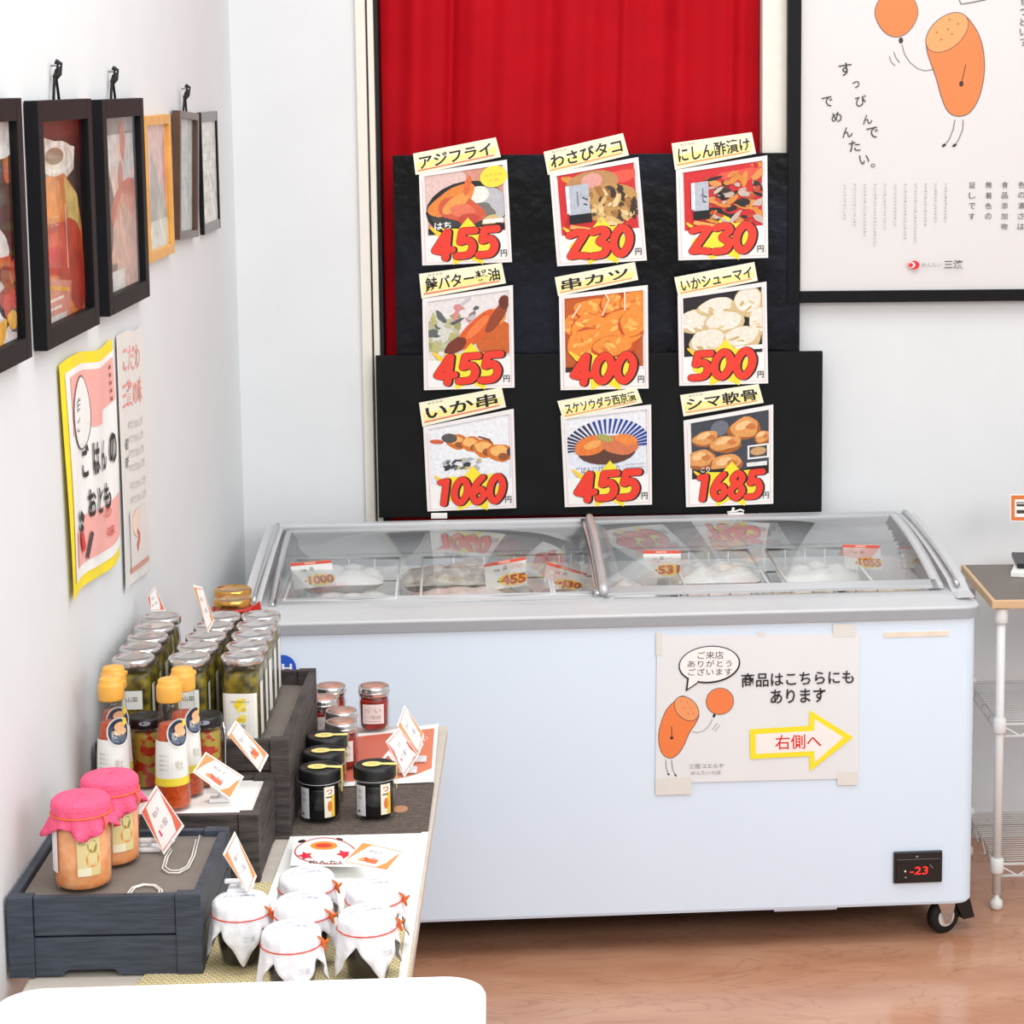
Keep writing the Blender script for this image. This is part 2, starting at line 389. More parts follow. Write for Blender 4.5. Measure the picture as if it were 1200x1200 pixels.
# hand-brushed digits as centre lines, x 0..1, y 0 (top)..1
def _cr(P, n=5, closed=False):
    out = []; N_ = len(P)
    for i in range(N_ if closed else N_-1):
        g = (lambda j: P[j % N_]) if closed else (lambda j: P[max(0, min(N_-1, j))])
        p0, p1, p2, p3 = g(i-1), g(i), g(i+1), g(i+2)
        for q in range(n):
            t = q/n; out.append(tuple(.5*((2*p1[k])+(-p0[k]+p2[k])*t+(2*p0[k]-5*p1[k]+4*p2[k]-p3[k])*t*t+(-p0[k]+3*p1[k]-3*p2[k]+p3[k])*t**3) for k in (0, 1)))
    out.append(P[0] if closed else P[-1]); return out
DIG = {'0': [_cr([(.5, .05), (.86, .3), (.84, .68), (.5, .95), (.14, .7), (.16, .3)], 5, True)],
 '1': [[(.28, .1), (.62, .06), (.58, .95)]],
 '2': [_cr([(.08, .14), (.45, .06), (.86, .10)])+[(.2, .9), (.55, .88), (.95, .93)]],
 '3': [_cr([(.12, .1), (.6, .04), (.82, .2), (.5, .45), (.86, .62), (.72, .9), (.2, .95)])],
 '4': [[(.62, .05), (.12, .70), (.3, .74), (.95, .70)], [(.66, .05), (.66, .98)]],
 '5': [[(.92, .06), (.30, .06), (.24, .44)]+_cr([(.24, .44), (.62, .38), (.88, .62), (.70, .9), (.12, .94)])],
 '6': [_cr([(.66, .04), (.3, .3), (.14, .66), (.46, .95), (.84, .72), (.6, .46), (.2, .6)])],
 '8': [_cr([(.5, .04), (.8, .24), (.5, .46), (.2, .24)], 5, True), _cr([(.5, .46), (.88, .7), (.5, .96), (.12, .7)], 5, True)]}
def digits(c, t, x0, y0, x1, y1, w, shear=.12):
    n = len(t); step = (x1-x0)/n; S_ = []
    for i, ch_ in enumerate(t):
        for st in DIG[ch_]: S_.append([(x0+i*step+step*(.04+.92*x)+(1-y)*(y1-y0)*shear, y0+(y1-y0)*y) for x, y in st])
    sh = lambda d, e_: [[(x+d, y+e_) for x, y in st] for st in S_]
    c.brush(sh(1.7, .5), w+1.2, BLK); c.brush(S_, w+1.1, (90, 24, 18)); c.brush(S_, w, RED)
# ------------------------------------------------------------------ food price cards
def star(c, cx, cy, r0, r1, n, col, rot=0):
    pts = []
    for k in range(2*n):
        r = r0 if k % 2 else r1; a = rot+pi*k/n; pts.append((cx+r*cos(a)*1.25, cy+r*sin(a)))
    c.poly(pts, col)
def foods(c, k):
    """c: canvas 100 wide, 118 high, picture area about x 8-93, y 6-78"""
    R = random.Random(k*7+1)
    def e(*a, **kw): c.ell(*a, **kw)
    if k == 0:
        c.rect(8, 4, 94, 80, (214, 150, 130)); e(20, 20, 34, 30, (228, 196, 190)); e(52, 52, 46, 34, (30, 30, 34)); e(52, 54, 41, 29, (60, 58, 60))
        e(76, 48, 24, 20, (190, 190, 196), rot=.6); e(66, 36, 12, 10, (240, 238, 226)); e(70, 56, 14, 10, (120, 118, 112), wob=.2, seed=2)
        e(36, 40, 28, 15, (232, 136, 58), rot=-.5, wob=.12, seed=3); e(46, 52, 26, 16, (212, 92, 62), rot=.35, wob=.15, seed=4); e(40, 44, 18, 8, (240, 158, 80), rot=-.6); e(48, 54, 16, 8, (230, 120, 88), rot=.3, wob=.2, seed=6)
        e(54, 24, 4, 12, (226, 110, 60), rot=.25); e(54, 64, 12, 7, (200, 72, 56)); e(78, 68, 10, 6, (216, 190, 120), rot=-.4)
        c.rect(8, 72, 60, 80, (40, 26, 26)); c.rect(70, 66, 93, 71, (245, 240, 235)); c.rect(68, 72, 94, 80, (30, 22, 22))
        c.text('はち', 15, 65, 34, 74, WHT, off=.02)
    elif k in (1, 2):
        c.rect(8, 4, 94, 80, (214, 40, 44)); e(74, 18, 24, 8, (232, 90, 70), wob=.3, seed=3)
        for q in range(9): e(R.uniform(8, 92), R.uniform(8, 78), R.uniform(3, 9), R.uniform(2, 5), R.choice([(196, 28, 30), (222, 150, 60), (238, 180, 170), (206, 60, 40)]), rot=R.uniform(0, 3), wob=.2, seed=q)
        if k == 1:
            e(46, 22, 30, 16, (190, 140, 90)); e(46, 18, 12, 9, (226, 160, 150)); e(64, 48, 34, 24, (196, 150, 84), wob=.12, seed=1)
            for q in range(60): e(R.uniform(38, 92), R.uniform(28, 72), R.uniform(2, 8), R.uniform(1.5, 4), R.choice([(222, 184, 120), (58, 44, 36), (236, 206, 150), (170, 116, 60), (80, 62, 48)]), rot=R.uniform(0, 3), wob=.25, seed=q)
        else:
            for q in range(80): e(R.uniform(34, 92), R.uniform(14, 74), R.uniform(3, 9), R.uniform(1.5, 4), R.choice([(40, 32, 32), (28, 24, 28), (60, 40, 34), (220, 140, 60), (196, 74, 42), (200, 182, 170), (226, 150, 80)]), rot=R.uniform(-.9, .9), wob=.2, seed=q)
        x1 = 42 if k == 1 else 35
        c.rect(18, 20, x1, 56, (184, 190, 200)); c.rect(16, 20, 20, 54, (230, 232, 236)); c.rect(18, 56, x1+1, 67, (20, 18, 20)); c.line([(x1-8, 36), (x1-2, 40)], 1.5, BLK); c.line([(x1-7, 44), (x1-3, 46)], 1.5, BLK); c.rect(28, 28, 29.5, 46, (120, 124, 136)); c.line([(18, 70), (45, 78)], 5, (236, 170, 90))
    elif k == 3:
        c.rect(6, 4, 94, 80, (232, 226, 224)); c.rect(6, 30, 40, 70, (190, 186, 150))
        for q in range(16): e(R.uniform(8, 38), R.uniform(22, 68), R.uniform(4, 10), R.uniform(3, 6), R.choice([(186, 184, 120), (160, 160, 104), (208, 206, 170), (216, 214, 206), (96, 104, 100)]), rot=R.uniform(0, 3), wob=.25, seed=q)
        for q in range(10): e(R.uniform(36, 60), R.uniform(10, 44), R.uniform(3, 8), R.uniform(2, 5), R.choice([(150, 120, 116), (216, 140, 140), (90, 90, 96), (200, 196, 200)]), rot=R.uniform(0, 3), wob=.25, seed=q+40)
        e(80, 60, 22, 22, (206, 100, 40)); e(78, 34, 14, 10, (232, 150, 70)); e(36, 62, 16, 6, (60, 62, 66), rot=-.7)
        e(58, 48, 32, 11, (222, 92, 40), rot=-.75, wob=.1, seed=5); e(36, 64, 13, 8, (120, 50, 34), rot=-.6); e(60, 44, 18, 5, (240, 126, 66), rot=-.8); e(82, 34, 20, 7, (150, 66, 36), rot=-1.0, wob=.1, seed=3); e(90, 18, 6, 8, (110, 48, 30))
    elif k == 4:
        c.rect(6, 4, 94, 92, (196, 92, 38))
        P = [(38, 20, 20, 12), (60, 16, 12, 13), (84, 18, 15, 14), (14, 38, 10, 12), (34, 44, 20, 18), (70, 46, 24, 22), (30, 62, 22, 18), (84, 40, 16, 16), (60, 66, 22, 12)]
        for q, (x, y, a, b) in enumerate(P):
            e(x, y+1.5, a+1.5, b+1.5, (206, 78, 34), wob=.12, seed=q); e(x, y, a, b, (240, 146, 58), wob=.14, seed=q+3)
            for z in range(7): e(x+R.uniform(-.6, .6)*a, y+R.uniform(-.6, .6)*b, R.uniform(2, 6), R.uniform(1, 2.5), R.choice([(250, 178, 90), (226, 116, 44), (250, 190, 96)]), rot=R.uniform(-1, 1), seed=z)
        c.line([(52, 4), (56, 12), (48, 30)], 2, (250, 210, 170)); c.line([(74, 4), (74, 26)], 2, (250, 215, 180)); c.rect(6, 90, 34, 96, (60, 30, 20)); c.line([(14, 30), (24, 14)], 2, (250, 215, 180))
    elif k == 5:
        c.rect(6, 4, 94, 84, (34, 30, 36))
        for q, (x, y, a, b) in enumerate([(18, 36, 20, 15), (44, 22, 22, 12), (80, 20, 18, 18), (52, 42, 22, 16), (92, 44, 12, 18), (34, 64, 22, 18), (72, 62, 22, 14)]):
            e(x, y+1, a, b, (214, 190, 140), wob=.08, seed=q); e(x-1, y-2, a*.86, b*.78, (240, 230, 214), wob=.12, seed=q+4)
            for z in range(4): e(x+R.uniform(-.5, .5)*a, y+R.uniform(-.1, .7)*b, R.uniform(2, 6), R.uniform(1, 2), R.choice([(226, 204, 160), (250, 244, 232), (206, 178, 120)]), rot=R.uniform(-1, 1), seed=z)
        c.rect(64, 72, 96, 77, WHT)
    elif k == 6:
        c.rect(4, 4, 96, 84, (240, 240, 243))
        for q, (x, y, a, b, r) in enumerate([(36, 28, 14, 9, .5), (52, 34, 11, 10, .4), (66, 42, 13, 11, .5), (84, 50, 15, 11, .3)]):
            e(x, y, a, b, (214, 120, 48), rot=r, wob=.12, seed=q); e(x-1, y-2, a*.75, b*.6, (246, 186, 110), rot=r, wob=.15, seed=q+3)
            e(x+3, y+5, a*.4, b*.4, (150, 86, 50), rot=r)
        e(28, 22, 9, 6, (90, 84, 84), rot=.4); e(14, 24, 8, 3, (214, 96, 60), rot=.3); c.line([(60, 26), (72, 32), (74, 36)], 2, (120, 60, 50)); e(95, 50, 4, 5, (80, 70, 70))
        for q in range(22): e(R.uniform(22, 62), R.uniform(52, 66), R.uniform(2, 5), R.uniform(1.2, 3), R.choice([(60, 60, 66), (100, 104, 110), (180, 184, 190), (210, 190, 110)]), rot=R.uniform(-1, 1), wob=.2, seed=q)
    elif k == 7:
        c.rect(4, 4, 96, 84, (238, 238, 242)); e(50, 46, 48, 36, (228, 232, 240))
        for q in range(25):
            a = pi+.1+(pi+.4-.6)*q/24*1.08-.15; ca, sa = cos(a), sin(a)
            w = 2.6
            c.line([(50+30*ca, 46+17*sa), (50+49*ca, 46+35*sa)], [1.6, 3.2], (30, 60, 150) if q > 9 else (40, 44, 80))
        e(50, 50, 33, 17, (96, 60, 50)); e(32, 42, 19, 12, (232, 126, 60), rot=-.3, wob=.08, seed=2); e(64, 44, 21, 12, (216, 122, 80), rot=.25, wob=.08, seed=3); e(72, 38, 13, 6, (240, 140, 66), rot=.3); e(34, 41, 10, 5, (246, 170, 90), rot=-.3); e(48, 34, 10, 4, (170, 168, 90), rot=.4)
        c.text('ごはんにぴったり', 14, 68, 64, 76, (90, 110, 160)); c.rect(70, 68, 92, 69, (190, 190, 200)); c.rect(70, 72, 92, 73, (190, 190, 200))
    else:
        c.rect(8, 4, 96, 84, (66, 70, 80)); e(40, 18, 10, 10, (110, 114, 126))
        for q, (x, y, a, b) in enumerate([(24, 28, 16, 10), (68, 22, 18, 14), (46, 38, 18, 11), (18, 54, 16, 14), (46, 64, 18, 14), (88, 36, 9, 8)]):
            e(x, y+2, a, b, (168, 96, 46), wob=.14, seed=q); e(x, y, a*.92, b*.85, (226, 158, 92), wob=.16, seed=q+5); e(x-2, y-3, a*.5, b*.35, (246, 198, 140), rot=-.3); e(x+a*.4, y, a*.3, b*.3, (206, 122, 66), wob=.2, seed=q)
        c.rect(8, 70, 60, 84, (34, 34, 38)); c.rect(70, 68, 96, 84, (34, 34, 38)); c.rect(71, 45, 95, 62, WHT); c.rect(73, 47, 93, 60, (70, 70, 66)); e(83, 53, 9, 5, (206, 160, 110)); c.rect(70, 66, 93, 71, (236, 232, 230)); c.text('こり', 18, 66, 28, 73, WHT, off=.02)
CARDS = [
 ('アジフライ', '455', [(491,203),(594,187),(600,307),(495,311)], [(484,180),(581,161),(587,184),(487,205)], 'price card for fried mackerel at 455 with a round yellow sticker, top left'),
 ('わさびタコ', '230', [(644,203),(748,184),(758,305),(653,312)], [(637,178),(730,156),(737,182),(642,205)], 'price card for wasabi octopus at 230, top middle on the black boards'),
 ('にしん酢漬け', '230', [(792,199),(899,182),(900,302),(795,305)], [(787,168),(881,155),(886,180),(791,199)], 'price card for pickled herring at 230, top right on the black boards'),
 ('鮭バター醤油', '455', [(495,350),(601,334),(603,454),(497,457)], [(491,321),(588,308),(593,332),(494,350)], 'price card for butter soy fish with lettuce at 455, left card of the middle row'),
 ('串カツ', '400', [(655,346),(759,334),(760,455),(657,457)], [(650,325),(744,307),(748,328),(654,347)], 'price card filled with golden fried skewers at 400, centre card of the nine'),
 ('いかシューマイ', '500', [(794,346),(898,330),(900,449),(796,452)], [(790,325),(884,307),(888,329),(795,348)], 'price card with pale squid dumplings at 500, right card of the middle row'),
 ('いか串', '1060', [(496,500),(602,479),(605,595),(501,599)], [(491,472),(588,454),(593,477),(495,500)], 'price card with grilled squid skewers on white at 1060, bottom left'),
 ('スケソウダラ西京漬', '455', [(657,487),(763,474),(764,591),(662,594)], [(653,470),(746,454),(753,472),(660,492)], 'price card with fish on a blue striped plate at 455, bottom middle'),
 ('シマ軟骨', '1685', [(801,493),(906,474),(906,590),(804,594)], [(797,463),(889,450),(895,472),(801,488)], 'price card with browned lumps on a dark tray at 1685, bottom right'),
]
for k, (title, price, q, sq, label) in enumerate(CARDS):
    Y = YB-.038 if k < 3 else (YB-.056 if k > 2 else 0)
    if 3 <= k <= 5: Y = YB-.056
    P4 = [ony(x, y, Y) for x, y in q]; org = sum(P4, Vector())/4
    t = thing('price_card', label, 'price card', org, 0, 'nine food price cards on the black boards')
    fn = quadmap(*P4, 100, 118)
    sheet(fn, 100, 118, .0015, 'sheet', mat('glossy_card', (240, 238, 236), .25), t, org)
    c = Canvas(fn); c.l = 4; c.clip = (5.8, 5, 95, 96 if k == 4 else 81); foods(c, k); c.build('photo', PHOTO, t, org)
    c = Canvas(fn); c.l = 60
    ink = (238, 234, 232)
    for r in ((0, 0, 6, 118), (95, 0, 100, 118), (0, 0, 100, 5)): c.rect(*r, ink)
    c.rect(5, 96 if k == 4 else 81, 96, 118, (242, 240, 236))
    for r in ((3.4, 10, 3.9, 115), (96.5, 6, 97, 115), (3.5, 114.8, 97, 115.3)): c.rect(*r, (232, 170, 165))
    if k == 0:
        c.ell(84, 17, 15.5, 12.5, (250, 222, 66)); c.text('おすすめ', 74, 13, 94, 17, (226, 160, 50)); c.text('人気', 78, 19, 90, 23, (226, 160, 50))
    star(c, 52, 92, 19, 30, 7, (252, 224, 50), rot=.25)
    c.line([(10, 70), (20, 80), (30, 84)], [2, 6, 4], (252, 206, 50))
    c.build('burst_print', PRINT, t, org)
    c = Canvas(fn); c.l = 75
    x0, x1 = (10, 88) if len(price) == 3 else (7, 90)
    o_ = .06 if len(price) == 3 else .05
    c.ell(50, 96, 35, 13, (252, 226, 56)); digits(c, price, x0, 76, x1-4, 110, 8.6 if len(price) == 3 else 7.4)
    c.text('円', 88, 103, 95, 111, (40, 36, 50), off=.01)
    c.build('price_lettering', PRINT, t, org)
    P5 = [ony(x, y, Y-.004) for x, y in sq]; fs = quadmap(*P5, 100, 26)
    st = sheet(fs, 100, 26, .001, 'title_strip', mat('cream_strip', (246, 240, 214), .4), t, org)
    c = Canvas(fs); c.l = 3
    c.rect(3, 3, 97, 19, (250, 243, 206)); c.rect(3, 12, 97, 20, (252, 236, 150)); c.rect(3, 21, 93, 22.6, (236, 164, 60) if k % 3 else (232, 120, 50))
    x1 = {0: 92, 4: 90, 6: 92}.get(k, 95)
    c.text(title, 6, 5, x1, 20.5, BLK, off=.022, shear=.05)
    if k in (1, 2, 3, 6, 8): c.text('みうらの', 10, 1.6, 28, 4.2, (90, 80, 80))
    c.build('lettering', PRINT, st, org)

# small white clips hanging below the boards
for px, py, lab in ((514, 604, 'small white paper tag under the left end of the lower black board'), (862, 603, 'small white plastic hook under the right part of the lower black board')):
    p = ony(px, py, YB-.075); k = .0019
    mb = MB().box(-9*k, 10*k, 0, .01, -4*k, 2*k, .001)
    if px > 700: mb.tube([(-10*k, 0, 3*k), (0, 0, 4*k), (6*k, 0, 6*k), (10*k, .0, 4*k)], .002).tube([(-4*k, .004, 3*k), (-2*k, .004, 8*k)], .003)
    o = mb.build('clip', WPAPER); o.location = p
    tag(o, lab, 'clip')

# ------------------------------------------------------------------ big framed poster on the right
YP = YB-.022
t = thing('framed_poster', 'large black-framed poster of an orange roe with a balloon on the back wall', 'poster', ony(1100, 170, YP))
org = Vector(t.location)
A = ony(937, 341, YP); B = ony(1300, 341, YP); ztop = 2.25
k = (B.x-A.x)/363
slope = -.004
kz = (ony(1060, 0, YP).z-ony(1060, 341, YP).z)/341
fnp = lambda x, y, e: Vector((A.x+(x-937)*k, YP-.001-e, A.z-(y-343.5)*kz))
sx0, sx1 = 937, 1420
MB().box(A.x-.003, A.x+(sx1-937)*k, YP, YP+.006, A.z-.003, ztop).xf(Matrix.Translation(-org)).build('sheet', mat('poster_paper', (220, 217, 216), .5, var=.008, scale=3), t)
fwid = 15*k
MB().box(A.x-fwid, A.x, YP-.012, YP+.016, A.z-.026, ztop, .001).xf(Matrix.Translation(-org)).build('side_rail', BLACKF, t)
MB().box(A.x+(sx1-937)*k, A.x+(sx1-937)*k+fwid, YP-.012, YP+.016, A.z-.026, ztop, .001).xf(Matrix.Translation(-org)).build('side_rail', BLACKF, t)
MB().box(A.x, A.x+(sx1-937)*k, YP-.012, YP+.016, A.z-.026, A.z, .001).xf(Matrix.Translation(-org)).build('bottom_rail', BLACKF, t)
MB().box(A.x, A.x+(sx1-937)*k, YP-.012, YP+.016, ztop-.026, ztop, .001).xf(Matrix.Translation(-org)).build('top_rail', BLACKF, t)
c = Canvas(fnp)
def Z(x, y): return (920+x/3.243, y/3.243)
OR = (228, 126, 62); LN = (96, 80, 72)
def roe(c, T, s=1, flip=1):
    """cut piece of roe with balloon, arm and legs; T maps (x,y) of the drawing"""
    body = [(524,188),(534,230),(560,300),(580,370),(600,420),(622,443),(650,450),(684,440),(712,405),(732,350),(742,280),(738,210),(722,150),(700,110),(676,80),(650,62),(615,62),(575,85),(545,120),(524,160)]
    # smooth closed outline
    n = len(body); sm = []
    for i in range(n):
        p0, p1, p2, p3 = body[i-1], body[i], body[(i+1) % n], body[(i+2) % n]
        for q in (0, .33, .66):
            f = lambda a, b, c_, d: .5*((2*b)+(-a+c_)*q+(2*a-5*b+4*c_-d)*q*q+(-a+3*b-3*c_+d)*q**3)
            sm.append((f(p0[0], p1[0], p2[0], p3[0]), f(p0[1], p1[1], p2[1], p3[1])))
    c.poly([T(*p) for p in sm], OR)
    c.line([T(*p) for p in sm+[sm[0]]], 1.0*s, LN)
    fa = []
    for q in range(32):
        a = 2*pi*q/32; x, y = 92*cos(a), 58*sin(a); r = -.72; fa.append(T(600+x*cos(r)-y*sin(r), 134+x*sin(r)+y*cos(r)))
    c.poly(fa, (238, 160, 96)); c.line(fa+[fa[0]], .9*s, LN)
    for p in ((562, 134), (608, 86), (640, 102), (603, 122), (618, 140), (578, 160)): x, y = T(*p); c.ell(x, y, 1.3*s, 1.3*s, (196, 96, 48), n=8)
    c.line([T(672, 255), T(664, 290), T(657, 322)], 1.0*s, (80, 50, 40)); x, y = T(656, 327); c.ell(x, y, 2.6*s, 3.4*s, (40, 26, 26), n=10)
    x, y = T(410, 70)
    bal = [T(410+80*cos(2*pi*q/30)*(1 if sin(2*pi*q/30) < 0 else 1-.15*sin(2*pi*q/30)), 62+(88*sin(2*pi*q/30))) for q in range(30)]
    c.poly(bal, OR); c.line(bal+[bal[0]], .8*s, LN)
    x, y = T(428, 163); c.ell(x, y, 2.6*s, 3.6*s, (40, 30, 28), n=8)
    c.line([T(*p) for p in ((432, 178), (442, 215), (462, 245), (490, 268), (520, 278), (552, 272))], .7*s, LN)
    c.line([T(385, 222), T(393, 245), T(408, 258)], .7*s, LN); c.line([T(402, 206), T(410, 228), T(424, 246)], .7*s, LN)
    for dx in (0, 36):
        c.line([T(634+dx*.85, 464), T(628+dx, 500), T(612+dx, 540), T(598+dx*1.1, 556)], .8*s, LN); x, y = T(594+dx*1.1, 560); c.ell(x, y, 2.8*s, 1.6*s, BLK, rot=-.6, n=10)
roe(c, Z)
# parts of the other roe's speech bubble at the top
c.line([Z(644, -40), Z(640, 0), Z(650, 28), Z(690, 22), Z(740, 12), Z(775, -6)], 1.0, (50, 46, 46))
def ch(s, x, y, w, col=(40, 38, 40), off=0.0, rot=0): c.text(s, x-w/2, y-w/2, x+w/2, y+w/2, col, off=off, rot=rot)
for s_, x, y, w in (('す', 222, 270, 15), ('っ', 262, 328, 8), ('び', 280, 390, 13), ('ん', 305, 460, 11), ('で', 325, 510, 13), ('で', 155, 392, 12), ('め', 190, 450, 12), ('ん', 230, 508, 12), ('た', 258, 560, 13), ('い', 295, 612, 11)):
    X, Y_ = Z(x, y); ch(s_, X, Y_, w, off=.004, rot=-.12)
X, Y_ = Z(328, 635); c.ring(X, Y_, 2, 2, .8, (50, 46, 48), n=10)
for i, s_ in enumerate('甘っとい？'): X, Y_ = Z(885, 20+i*38); ch(s_, X, Y_, 8)
c.line([Z(895, 225), Z(912, 200)], .8, (60, 56, 56))
for x, s_ in ((703, '証しです'), (765, '無着色の'), (826, '食品添加物'), (889, '色の濃さは')):
    for i, q in enumerate(s_): X, Y_ = Z(x, 712+i*40); ch(q, X, Y_, 7.4, (60, 56, 58))
R = random.Random(3); kana = 'このめんたいはおいしさをまもるためにつくられましたしょくひんのいろ'
for i, (x, n) in enumerate(((603, 12), (565, 12), (527, 13), (489, 18), (450, 17), (412, 13), (373, 14), (336, 19), (297, 16), (259, 13), (221, 11))):
    for j in range(n): X, Y_ = Z(x, 708+j*12.8); c.text(kana[(i*5+j*3) % len(kana)], X-1.4, Y_-1.4, X+1.4, Y_+1.4, (110, 104, 106))
X, Y_ = Z(471, 1016); c.ell(X, Y_, 3.2, 3.2, (220, 36, 40), n=14)
X, Y_ = Z(486, 1016); c.ell(X, Y_, 5.8, 5.2, (220, 36, 40), n=18); c.ell(X-3.2, Y_-.2, 4, 3.6, (238, 234, 232), n=14)
X, Y_ = Z(471, 1016); c.ell(X+.4, Y_, 2.6, 2.6, (220, 36, 40), n=14)
c.text('めんたい', *Z(514, 1008), *Z(588, 1024), (130, 120, 118)); c.text('三濱', *Z(598, 998), *Z(668, 1032), (36, 34, 36), off=.01)
c.build('print', PRINT, t, org)

# ------------------------------------------------------------------ framed pictures on the left wall
def wall_map(y0, y1, ztop, zbot, X, w=100, h=140):
    # canvas x runs away from the camera along the wall (+Y); tilt leans the sheet out at its top
    def fn(x, y, e): return Vector((X+e, y0+(y1-y0)*x/w, ztop+(zbot-ztop)*y/h))
    return fn
def picture_frame(label, y0, y1, zt, zb, thick, bw, m, draw, tilt=0, bh=None, cord=None, group=None, face_m=None, roll=0):
    bh = bh or bw
    sf = lambda y: .7465/(.681+.0145*y)
    s_ = (sf(y0)+sf(y1))/2; zt = H-(H-zt)*s_; zb = H-(H-zb)*s_; y0 *= sf(y0); y1 *= sf(y1)
    if cord: cord = (cord[0]*sf(cord[0]), cord[1])
    org = Vector((wallx((y0+y1)/2)+.0015, (y0+y1)/2, (zt+zb)/2))
    t = thing('picture_frame', label, 'picture frame', org, 0, group)
    t.rotation_euler = (roll, tilt, -.0145)
    hy, hz = (y1-y0)/2, (zt-zb)/2
    MB().box(0, thick, -hy, -hy+bw, -hz, hz, .001).build('side_rail', m, t); MB().box(0, thick, hy-bw, hy, -hz, hz, .001).build('side_rail', m, t)
    MB().box(0, thick, -hy+bw, hy-bw, hz-bh, hz, .001).build('top_rail', face_m or m, t); MB().box(0, thick, -hy+bw, hy-bw, -hz, -hz+bh, .001).build('bottom_rail', face_m or m, t)
    MB().box(.0005, .003, -hy+bw, hy-bw, -hz+bh, hz-bh).build('backing', WPAPER, t)
    fn = wall_map(-hy+bw, hy-bw, hz-bh, -hz+bh, .004)
    c = Canvas(fn); draw(c); c.build('picture', PHOTOBIG, t)
    MB().box(thick-.007, thick-.0055, -hy+bw, hy-bw, -hz+bh, hz-bh).build('glass', FRGLASS, t)
    if cord:
        cy, hgt = cord; cy -= org.y; top = hz+hgt
        MB().tube([(.006, cy-.02, hz-.01), (.006, cy-.004, top-.02), (.008, cy, top-.012), (.006, cy+.004, top-.02), (.006, cy+.022, hz-.01)], .0022, 6).tube([(.006, cy-.004, top-.024), (.011, cy+.001, top-.018), (.013, cy, top-.003), (.008, cy-.003, top)], .0045, 6).build('hanging_cord', RUBBER, t)
        MB().lathe([(.0015, 0), (.0015, .012), (.004, .012), (.004, .014)], 10).xf(Matrix.Translation((0, cy, top-.006)) @ Matrix.Rotation(pi/2, 4, 'Y')).build('nail', STEEL, t)
    return t
def pic1(c):
    R = random.Random(11); c.rect(0, 0, 100, 140, (70, 66, 70))
    for q in range(60): c.ell(R.uniform(0, 100), R.uniform(0, 140), R.uniform(6, 16), R.uniform(5, 12), R.choice([(190, 70, 40), (214, 206, 204), (206, 96, 52), (96, 90, 92), (220, 140, 70), (160, 46, 36), (230, 226, 224)]), rot=R.uniform(0, 3), wob=.2, seed=q)
    for q in range(10): c.ell(R.uniform(10, 100), R.uniform(90, 136), R.uniform(6, 14), R.uniform(5, 9), R.choice([(222, 78, 40), (240, 180, 60), (206, 56, 40)]), rot=R.uniform(0, 3), wob=.2, seed=q)
    c.ell(80, 8, 40, 16, (228, 224, 222))
def pic2(c):
    c.rect(0, 0, 100, 140, (58, 40, 36)); c.rect(0, 0, 100, 12, (96, 56, 44))
    c.ell(20, 60, 26, 40, (140, 140, 140)); c.poly([(0, 8), (40, 14), (88, 20), (84, 36), (66, 42), (30, 38), (0, 30)], (238, 226, 214)); c.ring(50, 26, 34, 10, 3, (250, 244, 238)); c.ell(42, 25, 20, 6, (160, 130, 110))
    c.poly([(0, 60), (30, 40), (62, 38), (90, 55), (98, 80), (98, 150), (0, 150)], (222, 120, 50)); c.poly([(60, 40), (90, 55), (96, 90), (70, 92)], (216, 186, 110))
    c.ell(30, 56, 26, 18, (238, 150, 70)); c.ell(70, 100, 30, 30, (196, 66, 36), wob=.1, seed=1); c.ell(84, 118, 20, 22, (176, 50, 32), wob=.1, seed=2)
    c.rect(2, 72, 62, 108, (206, 60, 40)); c.rect(8, 78, 52, 90, (226, 90, 50)); c.rect(20, 88, 44, 100, (226, 26, 20)); c.ell(8, 92, 10, 8, (216, 176, 60)); c.text('たらこ', 14, 66, 44, 74, (240, 200, 170), off=.01)
    c.poly([(0, 106), (68, 116), (62, 150), (0, 150)], (222, 140, 120)); c.line([(0, 112), (64, 122)], 3, (240, 170, 60)); c.rect(6, 124, 50, 126, (250, 230, 220)); c.rect(6, 130, 44, 132, (250, 230, 220)); c.rect(8, 136, 54, 150, (236, 222, 214))
    c.line([(60, 60), (62, 106)], 1.5, (245, 220, 200))
def pic3(c):
    c.rect(0, 0, 100, 140, (216, 206, 204)); c.rect(0, 0, 100, 14, (132, 120, 116)); c.rect(60, 0, 100, 12, (176, 168, 166))
    R = random.Random(4)
    for q in range(14): c.ell(R.uniform(0, 100), R.uniform(16, 60), R.uniform(3, 8), R.uniform(8, 22), R.choice([(230, 224, 224), (190, 186, 190), (238, 200, 190), (216, 120, 100)]), rot=R.uniform(-.2, .2), wob=.1, seed=q)
    c.ell(14, 72, 22, 30, (96, 88, 86)); c.ell(10, 66, 14, 22, (226, 220, 218)); c.line([(0, 68), (20, 50), (34, 66)], 3, (50, 44, 44)); c.ell(72, 82, 50, 30, (206, 96, 62), rot=-.2); c.ell(70, 86, 36, 24, (222, 124, 88), rot=-.2)
    c.poly([(20, 100), (60, 62), (100, 70), (100, 140), (20, 140)], (228, 150, 124)); c.poly([(30, 90), (62, 70), (100, 90), (100, 140), (24, 140)], (226, 176, 158)); c.ell(18, 96, 12, 20, (80, 60, 56), rot=.3); c.rect(0, 118, 40, 124, (120, 86, 76)); c.rect(0, 100, 12, 118, (226, 222, 222)); c.rect(0, 124, 60, 140, (232, 226, 222))
def pic4(c):
    c.rect(0, 0, 100, 140, (236, 190, 180)); c.poly([(10, 140), (30, 30), (60, 60), (90, 140)], (176, 160, 150)); c.poly([(50, 100), (70, 60), (100, 110), (100, 140), (50, 140)], (190, 186, 170)); c.rect(0, 108, 100, 140, (234, 230, 214)); c.ell(88, 50, 6, 40, (226, 130, 120))
